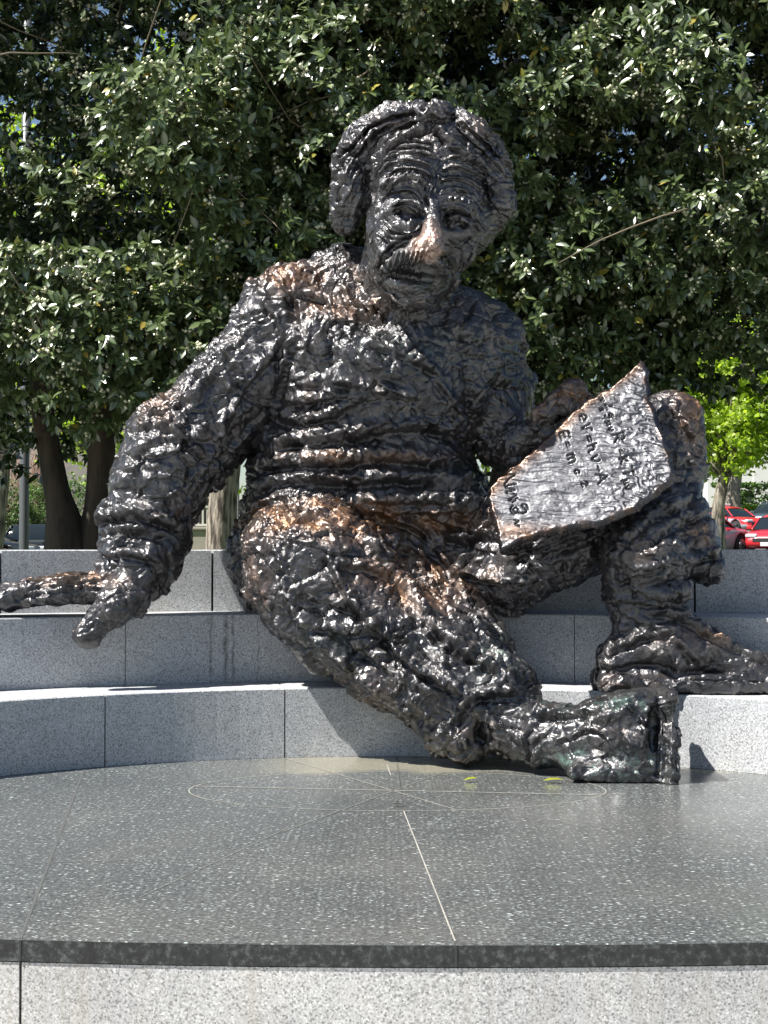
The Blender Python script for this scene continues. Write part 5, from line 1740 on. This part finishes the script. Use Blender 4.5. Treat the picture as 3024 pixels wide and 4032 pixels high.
# right side: nearer forked tree and one further back
x2, _ = XY(1551, 1180, 27)
spring_tree((x2, 27), .115, 0, (x2 + .3, 27.4, 3.9), (1.35, 1.4, 1.55), 110, 43, 'yellow-green spring tree whose pale trunk rises right of the raised knee', .10,
            trunk_pts=[(x2 + .02, 27, ground_z(x2, 27) - .05), (x2, 27, 1.3), (x2 + .01, 27, 1.9), (x2 + .14, 27, 2.5)], per=60)
x3, _ = XY(1592, 1100, 95)
spring_tree((x3, 96), .42, 0, (x3 + 1.0, 97, 11.6), (6.4, 5, 5.2), 120, 44, 'wide forked spring tree in front of the white building on the right', .34,
            trunk_pts=[(x3, 96, 2.3), (x3, 96, 4.2), (x3 + .1, 96, 5.4), (x3 + .2, 96, 6.4)], per=60)
spring_tree((-6.46, 34), .16, 0, (-7.0, 34, 5.6), (3.2, 2.6, 2.2), 60, 45, 'thin-leaved spring tree behind the dark double trunk on the left', .10,
            trunk_pts=[(-6.46, 34, .3), (-6.46, 34, 1.6), (-6.5, 34, 3.2)], per=40)
spring_tree((1.5, 30), .2, 0, (1.6, 31, 6.0), (4.5, 3.0, 4.2), 130, 46, 'broad spring tree hidden mostly behind the middle evergreen', .12,
            trunk_pts=[(1.5, 30, .4), (1.5, 30, 1.8), (1.6, 30, 3.2)], per=50)
spring_tree((9.5, 36), .2, 0, (9.0, 36, 8.0), (5.0, 3.0, 4.2), 120, 47, 'tall spring tree behind the rightmost evergreen', .13,
            trunk_pts=[(10.9, 36, .4), (10.6, 36, 2.8), (9.6, 36, 5.2)], per=50)
spring_tree((-4.6, 28), .2, 0, (-4.4, 29, 6.4), (4.6, 3.0, 3.8), 120, 48, 'spring tree filling the gap between leftmost and middle evergreens', .12,
            trunk_pts=[(-4.35, 28, .4), (-4.3, 28, 2.4), (-4.2, 28, 4.2)], per=50)

# bushes and hedges
for i, (u, Y, r, h, lb) in enumerate(((18, 66, 1.7, 3.7, 'bright green bush left of the lamp post'), (86, 67, 1.8, 3.9, 'bright green bush between lamp post and dark trunk'),
                                  (176, 67, 1.5, 3.8, 'bright green bush seen between the two dark trunks'))):
    x, _ = XY(u, 1150, Y)
    bush((x, Y), (r, 1.2, h), 2600, 70 + i, lb, M_HEDGE, .11, group='bright green bushes along the street')
M_DRY = simple_mat('dry_shrub_twig', (0.30, 0.20, 0.15), .9)
def dry_shrub():
    rng = np.random.default_rng(81)
    x, _ = XY(66, 1150, 71)
    t = empty('bare_shrub', (x, 71, .45)); tag(t, 'bare brown twiggy shrub behind the lamp post on the left', 'shrub')
    lines = []
    for i in range(230):
        a = rng.uniform(0, 6.28); r_ = rng.uniform(.2, 2.0); h = rng.uniform(2.8, 5.8)
        e = np.array([x + math.cos(a) * r_, 71 + math.sin(a) * r_ * .6, .45 + h])
        m_ = np.array([x + math.cos(a) * r_ * .3, 71, .45 + h * .5]) + rng.normal(0, .15, 3)
        lines.append(([(x, 71, .42), m_, e], [.03, .02, .008]))
        for k in range(4):
            s0 = m_ + (e - m_) * rng.uniform(.1, .9)
            lines.append(([s0, s0 + rng.normal(0, .35, 3) + np.array([0, 0, .2])], [.014, .005]))
    o = tubes_obj('branches', lines, M_DRY, t, 3); o.matrix_parent_inverse = Matrix.Translation((-x, -71, -.45)); o['kind'] = 'stuff'
dry_shrub()
def hedge(x0, x1, y, h, d, label, mat, seed, L=.2):
    rng = np.random.default_rng(seed)
    n = int((x1 - x0) * (h + d) * 40)
    gz = ground_z((x0 + x1) / 2, y)
    xs = rng.uniform(x0, x1, n); s = rng.uniform(0, h + d, n)
    face = s < h
    P = np.stack([xs, np.where(face, y, y + s - h), gz + np.where(face, s, h)], 1) + rng.normal(0, .09, (n, 3))
    Dn = np.stack([xs * 0, np.where(face, -1., 0), np.where(face, .2, 1.)], 1) + rng.normal(0, .2, (n, 3))
    Dn /= np.linalg.norm(Dn, axis=1)[:, None]
    O, DD, UU, LL = sprig_leaves(P, Dn, 4, L, rng, .2)
    o = leaves_simple('hedge', O, DD, UU, LL, mat, rng, 2.0, .1 * rng.uniform(0, 1, len(O)))
    tag(o, label, 'hedge'); o['kind'] = 'thing'
    return o
xa, _ = XY(1545, 1080, 104); xb, _ = XY(1720, 1080, 104)
hedge(xa, xb, 104, 2.9, 1.2, 'tall clipped hedge in front of the white building on the right', M_HEDGE, 91, .26)
xa, _ = XY(1590, 1080, 98); xb, _ = XY(1680, 1080, 98)
hedge(xa, xb, 98.5, 1.2, 1.2, 'low pale hedge in front of the tall clipped hedge', M_SPRING, 92, .22)

# ------------------------------------------------------------------ buildings, wall with railing, lamp post
M_BEIGE = simple_mat('beige_stone_wall', (0.34, 0.31, 0.26), .85, var=.12, vscale=1.2)
M_WHITE = simple_mat('pale_stone_wall', (0.62, 0.61, 0.58), .8, var=.06, vscale=.6)
M_PANE = simple_mat('dark_window_glass', (0.02, 0.025, 0.03), .08, spec=.9)
M_RAIL = simple_mat('pale_painted_rail', (0.55, 0.53, 0.48), .6)
M_POST = simple_mat('grey_painted_metal', (0.12, 0.125, 0.13), .45, metal=.4)
def building(name, label, x0, x1, y, z0, h, cols, rows, mat, win, ang=0.0, depth=12, joint=True):
    t = empty(name, ((x0 + x1) / 2, y, z0), ang); tag(t, label, 'building')
    Wd_ = x1 - x0
    # the wall is built in pieces round real openings
    bm = bmesh.new()
    cw, rh = Wd_ / cols, h / rows
    ww, wh = win
    for c in range(cols):
        xc = -Wd_ / 2 + cw * (c + .5)
        add_box(bm, (xc - (cw + ww) / 4, depth / 2, h / 2), ((cw - ww) / 2, depth, h))
        add_box(bm, (xc + (cw + ww) / 4, depth / 2, h / 2), ((cw - ww) / 2, depth, h))
        for r in range(rows + 1):
            a = (r - 1) * rh + (rh + wh) / 2 if r else 0
            b = r * rh + (rh - wh) / 2 if r < rows else h
            if b > a: add_box(bm, (xc, depth / 2 + .06, (a + b) / 2), (ww, depth - .12, b - a))
    bm_obj('wall', bm, mat, t)
    pm = None
    for c in range(cols):
        for r in range(rows):
            xc = -Wd_ / 2 + cw * (c + .5); zc = r * rh + rh / 2
            if pm is None:
                b2 = bmesh.new(); add_box(b2, (0, 0, 0), (ww, .06, wh))
                o = bm_obj('window', b2, M_PANE, t); pm = o.data
                b3 = bmesh.new(); add_box(b3, (0, -.06, -wh / 2 + .05), (ww, .10, .09)); add_box(b3, (0, -.06, wh / 2 - .05), (ww, .10, .09)); add_box(b3, (0, -.06, 0), (.08, .10, wh - .19))
                f = bm_obj('frame', b3, M_POST, o); fm = f.data
            else:
                o = bpy.data.objects.new('window', pm); COL.objects.link(o); o.parent = t
                f = bpy.data.objects.new('frame', fm); COL.objects.link(f); f.parent = o
            o.location = (xc, .55, zc)
    b4 = bmesh.new(); add_box(b4, (0, depth / 2 - .1, h + .25), (Wd_ + .6, depth + .6, .5))
    bm_obj('cornice', b4, mat, t)
    return t
xa, _ = XY(1560, 1050, 118)
building('white_building', 'white stone office building with dark windows beyond the street on the right', xa, xa + 30, 122, 2.6, 22, 6, 5, M_WHITE, (2.6, 2.4), math.radians(-7))
xa, _ = XY(-300, 1050, 78); xb, _ = XY(480, 1050, 78)
building('beige_building', 'beige stone building in shade beyond the bushes on the left', xa, xb, 80, .4, 14, 7, 3, M_BEIGE, (1.3, 2.2), math.radians(4))
# low garden wall with balusters
def railing():
    y = 38.0; xa, _ = XY(330, 1150, y); xb, _ = XY(640, 1150, y)
    g0 = ground_z(-4, y) - .1
    t = empty('wall_with_railing', ((xa + xb) / 2, y, g0)); tag(t, 'low beige wall topped with a pale railing, behind the ridged trunk', 'railing')
    inv = Matrix.Translation((-(xa + xb) / 2, -y, -g0))
    bm = bmesh.new(); add_box(bm, ((xa + xb) / 2, y + .2, (g0 + 1.60) / 2), (xb - xa, .4, 1.60 - g0)); o = bm_obj('wall', bm, M_BEIGE, t, bevel=.01); o.matrix_parent_inverse = inv
    bm = bmesh.new(); add_box(bm, ((xa + xb) / 2, y + .2, 1.64), (xb - xa + .1, .5, .075)); o = bm_obj('coping', bm, M_BEIGE, t, bevel=.01); o.matrix_parent_inverse = inv
    for z in (1.73, 2.20):
        bm = bmesh.new(); add_box(bm, ((xa + xb) / 2, y + .2, z), (xb - xa, .07, .055)); o = bm_obj('rail', bm, M_RAIL, t); o.matrix_parent_inverse = inv
    bm = bmesh.new(); add_box(bm, (0, 0, 0), (.045, .045, .415)); pb = None
    n = int((xb - xa) / .12)
    for i in range(n):
        if pb is None:
            o = bm_obj('baluster', bm, M_RAIL, t); pb = o.data
        else:
            o = bpy.data.objects.new('baluster', pb); COL.objects.link(o); o.parent = t
        o.matrix_parent_inverse = inv
        o.location = (xa + .06 + i * .12, y + .2, 1.965)
railing()
def lamp_post(u, Y, r, h, label, name='lamp_post'):
    x, _ = XY(u, 1150, Y)
    g0 = ground_z(x, Y)
    t = empty(name, (x, Y, g0)); tag(t, label, 'lamp post')
    def lathe(nm, prof, mat):
        V, F = [], []
        n = 20
        for rr, z in prof:
            for s in range(n):
                V.append((rr * math.cos(2 * math.pi * s / n), rr * math.sin(2 * math.pi * s / n), z))
        for i in range(len(prof) - 1):
            for s in range(n):
                F.append((i * n + s, i * n + (s + 1) % n, (i + 1) * n + (s + 1) % n, (i + 1) * n + s))
        F.append(tuple(reversed(range(n)))); F.append(tuple((len(prof) - 1) * n + s for s in range(n)))
        return mesh_obj(nm, V, F, mat, t, True)
    lathe('pole', [(r * 1.1, .0), (r * 1.05, .3), (r, .4), (r * .92, h)], M_POST)
    lathe('base_collar', [(r * 1.9, 0), (r * 1.9, .12), (r * 1.3, .2)], M_POST)
    lathe('lamp_head', [(r * .6, h), (.20, h + .06), (.24, h + .35), (.12, h + .5), (.02, h + .62)], M_POST)
lamp_post(52, 14.5, .048, 7.2, 'grey metal lamp post left of the dark double trunk')
lamp_post(514, 36, .035, 4.2, 'thin dark post right of the ridged sunlit trunk')

# ------------------------------------------------------------------ parked cars
def car_paint(name, col):
    m, nt, b = mat_new(name)
    b.inputs['Base Color'].default_value = (*col, 1); b.inputs['Roughness'].default_value = .35
    b.inputs['Coat Weight'].default_value = .8; b.inputs['Coat Roughness'].default_value = .06
    return m
M_RED = car_paint('red_car_paint', (0.52, 0.018, 0.025)); M_SILV = car_paint('silver_grey_paint', (0.34, 0.35, 0.37)); M_NAVY = car_paint('dark_blue_paint', (0.035, 0.055, 0.08))
M_BLACKC = car_paint('black_green_paint', (0.006, 0.010, 0.010))
M_CGLASS = simple_mat('car_glass', (0.012, 0.018, 0.022), .08, spec=.5)
M_TYRE = simple_mat('tyre_rubber', (0.02, 0.02, 0.02), .85); M_RIM = simple_mat('alloy_rim', (0.4, 0.4, 0.42), .35, metal=.8)
M_LAMPG = simple_mat('headlight_glass', (0.6, 0.62, 0.65), .12); M_PLATE = simple_mat('number_plate', (0.7, 0.7, 0.68), .5); M_TRIM = simple_mat('black_plastic_trim', (.02, .02, .022), .6)
def car(x, y, heading, paint, lower, label, L=4.6, Wc=1.82, Hh=1.46, suv=False, taxi=False, group='cars parked along the street'):
    g0 = ground_z(x, y) + .02
    t = empty('parked_car', (x, y, g0), heading); tag(t, label, 'car', group)
    hw = Wc / 2; hl = L / 2
    belt = .92 if not suv else 1.02
    # stations along the length: x, bottom, shoulder height (hood, belt, boot), half width
    if suv:
        top = [(-hl, .80), (-hl + .06, 1.0), (-hl + .5, 1.02), (0, 1.02), (hl - 1.35, 1.02), (hl - .45, .95), (hl - .1, .84), (hl, .66)]
        gh = [(-hl + .12, 1.0), (-hl + .42, Hh - .03), (-hl + 1.3, Hh), (.25, Hh), (hl - 1.9, Hh - .10), (hl - 1.25, 1.02)]
    else:
        top = [(-hl, .70), (-hl + .10, .94), (-hl + .75, .96), (0, .92), (hl - 1.25, .90), (hl - .5, .80), (hl - .12, .68), (hl, .52)]
        gh = [(-hl + .45, .94), (-hl + 1.15, Hh - .06), (-.35, Hh), (.15, Hh - .01), (.55, Hh - .09), (hl - 1.10, .90)]
    xs = np.linspace(-hl, hl, 33)
    def interp(P, xx): return np.interp(xx, [p[0] for p in P], [p[1] for p in P])
    wheels = (-hl + .82, hl - .86); R = .33 if not suv else .37
    V, F, Fm = [], [], []
    ringn = 12
    for xx in xs:
        e = abs(xx) / hl
        w = hw * (1 - .16 * max(0, (e - .72) / .28) ** 2.2)
        zt = float(interp(top, xx))
        zb = .20 + .10 * max(0, (e - .85) / .15)
        for wx in wheels:
            dx = abs(xx - wx)
            if dx < R + .07: zb = max(zb, R + math.sqrt(max(0, (R + .07) ** 2 - dx ** 2)) - .0)
        zb = min(zb, zt - .12)
        zm = zb + (zt - zb) * .5
        ring = [(-w * .97, zb), (-w, zm), (-w * .985, zt - .10), (-w * .90, zt - .01), (-w * .5, zt + .015), (0, zt + .02), (w * .5, zt + .015), (w * .90, zt - .01), (w * .985, zt - .10), (w, zm), (w * .97, zb), (0, zb)]
        V += [(xx, yy, zz) for yy, zz in ring]
    for i in range(len(xs) - 1):
        for j in range(ringn):
            F.append((i * ringn + j, i * ringn + (j + 1) % ringn, (i + 1) * ringn + (j + 1) % ringn, (i + 1) * ringn + j))
            Fm.append(1 if lower is not None and j in (0, 9) or (lower is not None and j in (1, 8) and -hl * .55 < xs[i] < hl * .6) else 0)
    F.append(tuple(reversed(range(ringn)))); F.append(tuple((len(xs) - 1) * ringn + j for j in range(ringn))); Fm += [0, 0]
    body = mesh_obj('body', V, F, paint, t, True)
    if lower is not None:
        body.data.materials.append(lower)
        body.data.polygons.foreach_set('material_index', Fm)
    # greenhouse of glass, roof skin and pillars
    gx = np.linspace(gh[0][0], gh[-1][0], 21)
    V, F = [], []
    for xx in gx:
        zt = float(interp(gh, xx)); zl = float(interp(top, xx)) - .02
        k = (zt - belt) / (Hh - belt)
        V += [(xx, -hw * .90, zl), (xx, -hw * (.90 - .20 * k), zt - .02), (xx, -hw * (.80 - .2 * k), zt), (xx, hw * (.80 - .2 * k), zt), (xx, hw * (.90 - .20 * k), zt - .02), (xx, hw * .90, zl)]
    for i in range(20):
        for j in range(5):
            F.append((i * 6 + j, i * 6 + j + 1, (i + 1) * 6 + j + 1, (i + 1) * 6 + j))
    mesh_obj('window_glass', V, F, M_CGLASS, t, True)
    rx = [p for p in gx if float(interp(gh, p)) > Hh - .14]
    V, F = [], []
    for xx in rx:
        zt = float(interp(gh, xx)) + .012
        for q, dz in ((-.70, -.05), (-.62, 0), (-.3, .015), (0, .02), (.3, .015), (.62, 0), (.70, -.05)):
            V.append((xx, hw * q, zt + dz))
    for i in range(len(rx) - 1):
        for j in range(6): F.append((i * 7 + j, i * 7 + j + 1, (i + 1) * 7 + j + 1, (i + 1) * 7 + j))
    mesh_obj('roof', V, F, paint, t, True)
    for s in (-1, 1):
        def gp(xx, lowz=False):
            zt = float(interp(gh, xx)); k = (zt - belt) / (Hh - belt)
            return (xx, s * hw * (.905 - .20 * k), zt)
        mx = -.05 if not suv else 0.0
        for nm, pts in (('pillar', [gp(v) for v in np.linspace(gh[-1][0] + .02, rx[-1], 6)]), ('pillar', [gp(v) for v in np.linspace(gh[0][0] - .01, rx[0], 6)]),
                        ('pillar', [(mx, s * hw * .915, belt - .02), (mx - .02, s * hw * .715, Hh - .03)])):
            v_, f_ = tube_arrays(pts, [.032] * len(pts), 6); mesh_obj(nm, v_, f_, paint if nm == 'pillar' and pts[0][0] != mx else M_TRIM, t, True)
        bm = bmesh.new(); add_box(bm, (hl - 1.45, s * (hw + .09), belt + .06), (.12, .2, .14)); m_ = bm_obj('mirror', bm, M_TRIM if lower else paint, t, bevel=.03)
        bm = bmesh.new(); add_box(bm, (hl - .16, s * hw * .66, .66 if not suv else .80), (.26, .42, .14)); h_ = bm_obj('headlight', bm, M_LAMPG, t, bevel=.04)
        bm = bmesh.new(); add_box(bm, (-hl + .05, s * hw * .70, .82), (.12, .36, .14)); bm_obj('tail_light', bm, M_RED, t, bevel=.03)
        for dx in (.55, -.55):
            bm = bmesh.new(); add_box(bm, (dx - .1, s * (hw * .995 + .008), belt - .12), (.2, .03, .03)); bm_obj('door_handle', bm, paint, t)
    for wx in wheels:
        for s in (-1, 1):
            n = 22; V, F = [], []
            prof = [(.10, -.02), (R * .62, .0), (R * .66, .012), (R * .95, .012), (R, -.03), (R, -.18), (R * .9, -.20)]
            def lat(pr):
                V = []; F = []
                for rr, d in pr:
                    for q in range(n):
                        a = 2 * math.pi * q / n
                        V.append((wx + rr * math.cos(a), s * (hw * .985 + d), R + rr * math.sin(a)))
                for i in range(len(pr) - 1):
                    for q in range(n): F.append((i * n + q, i * n + (q + 1) % n, (i + 1) * n + (q + 1) % n, (i + 1) * n + q))
                F.append(tuple(range(n)))
                return V, F
            v_, f_ = lat([(R * .66, .010), (R * .95, .012), (R, -.03), (R, -.18), (R * .6, -.20)])
            ty = mesh_obj('wheel', v_, f_, M_TYRE, t, True)
            v_, f_ = lat([(.05, .016), (R * .25, .014), (R * .6, .018), (R * .66, -.02)])
            mesh_obj('rim', v_, f_, M_RIM, ty, True)
    bm = bmesh.new(); add_box(bm, (hl + .002, 0, .36), (.03, .5, .14)); bm_obj('number_plate', bm, M_PLATE, t)
    bm = bmesh.new(); add_box(bm, (hl - .03, 0, .50), (.08, 1.1, .16)); bm_obj('grille', bm, M_TRIM, t, bevel=.02)
    if taxi:
        bm = bmesh.new(); add_box(bm, (-.2, 0, Hh + .09), (.28, .62, .16)); bm_obj('roof_sign', bm, M_PLATE, t, bevel=.03)
        bm = bmesh.new(); add_box(bm, (.45, -hw * 1.0 - .006, .62), (.40, .012, .30)); bm_obj('door_badge', bm, M_PLATE, t)
    return t
def at(u, Y): return XY(u, 1185, Y)[0]
car(at(1512, 54), 54, math.radians(45), M_RED, M_SILV, 'red taxi with a silver lower side, nearest car beside the pale trunk', suv=True, Hh=1.52, L=4.5, taxi=False)
car(at(1690, 55), 55, math.radians(-118), M_RED, None, 'plain bright red sedan at the right edge, facing the camera')
car(at(1572, 80), 80, math.radians(-58), M_RED, M_SILV, 'red and silver taxi with a roof sign, parked behind the others', taxi=True)
car(at(1672, 86), 86, math.radians(-125), M_NAVY, None, 'dark blue car at the right edge behind the red ones', suv=True, Hh=1.6)
car(at(140, 60), 60, math.radians(3), M_BLACKC, None, 'dark sport utility car behind lamp post and dark trunks', suv=True, Hh=1.60, L=4.9)
car(at(-62, 47), 47, math.radians(-8), M_BLACKC, None, 'dark car at the left edge with only its bonnet showing', suv=False, Hh=1.3)

# ------------------------------------------------------------------ fallen leaves on the platform
M_YLEAF = leaf_mat('fallen_yellow_leaf', (.40, .42, .03), (.52, .52, .05), (.55, .50, .08), .5, .2)
M_BLEAF = leaf_mat('fallen_brown_leaf', (.10, .06, .03), (.14, .08, .04), (.18, .1, .05), .7)
def fallen(u, v, z, ang, L, mat, label, tilt=.15):
    p = W(u, v, 8)
    y = 8.0
    for _ in range(40):
        p = W(u, v, y); s = (CAM_H - z) / (CAM_H - p[2]); y = y * s
    p = W(u, v, y)
    rng = np.random.default_rng(int(u))
    o = leaves_mesh('fallen_leaf', np.zeros((1, 3)), np.array([[math.cos(ang), math.sin(ang), tilt * .3]]), np.array([[-tilt * math.sin(ang), tilt, 1.0]]), np.array([L]), mat, rng, None, 1.0)
    o.location = (float(p[0]), float(p[1]), z + .012)
    tag(o, label, 'leaf', 'leaves fallen on the stone')
fallen(1000, 1691, 0, .35, .075, M_YLEAF, 'small yellow leaf on the dark platform left of the long one', .6)
fallen(1172, 1692, 0, -.05, .10, M_YLEAF, 'long yellow-green leaf lying on the platform before the shoe', .5)
fallen(1510, 1660, 0, 1.2, .06, M_YLEAF, 'yellow leaf on the platform right of the shoe', .2)
fallen(888, 1642, 0, .2, .07, M_BLEAF, 'brown leaf in the shadow beside the riser', .2)
fallen(846, 1743, 0, -.1, .06, M_BLEAF, 'brown leaf near the bottom of the engraved circle', .2)
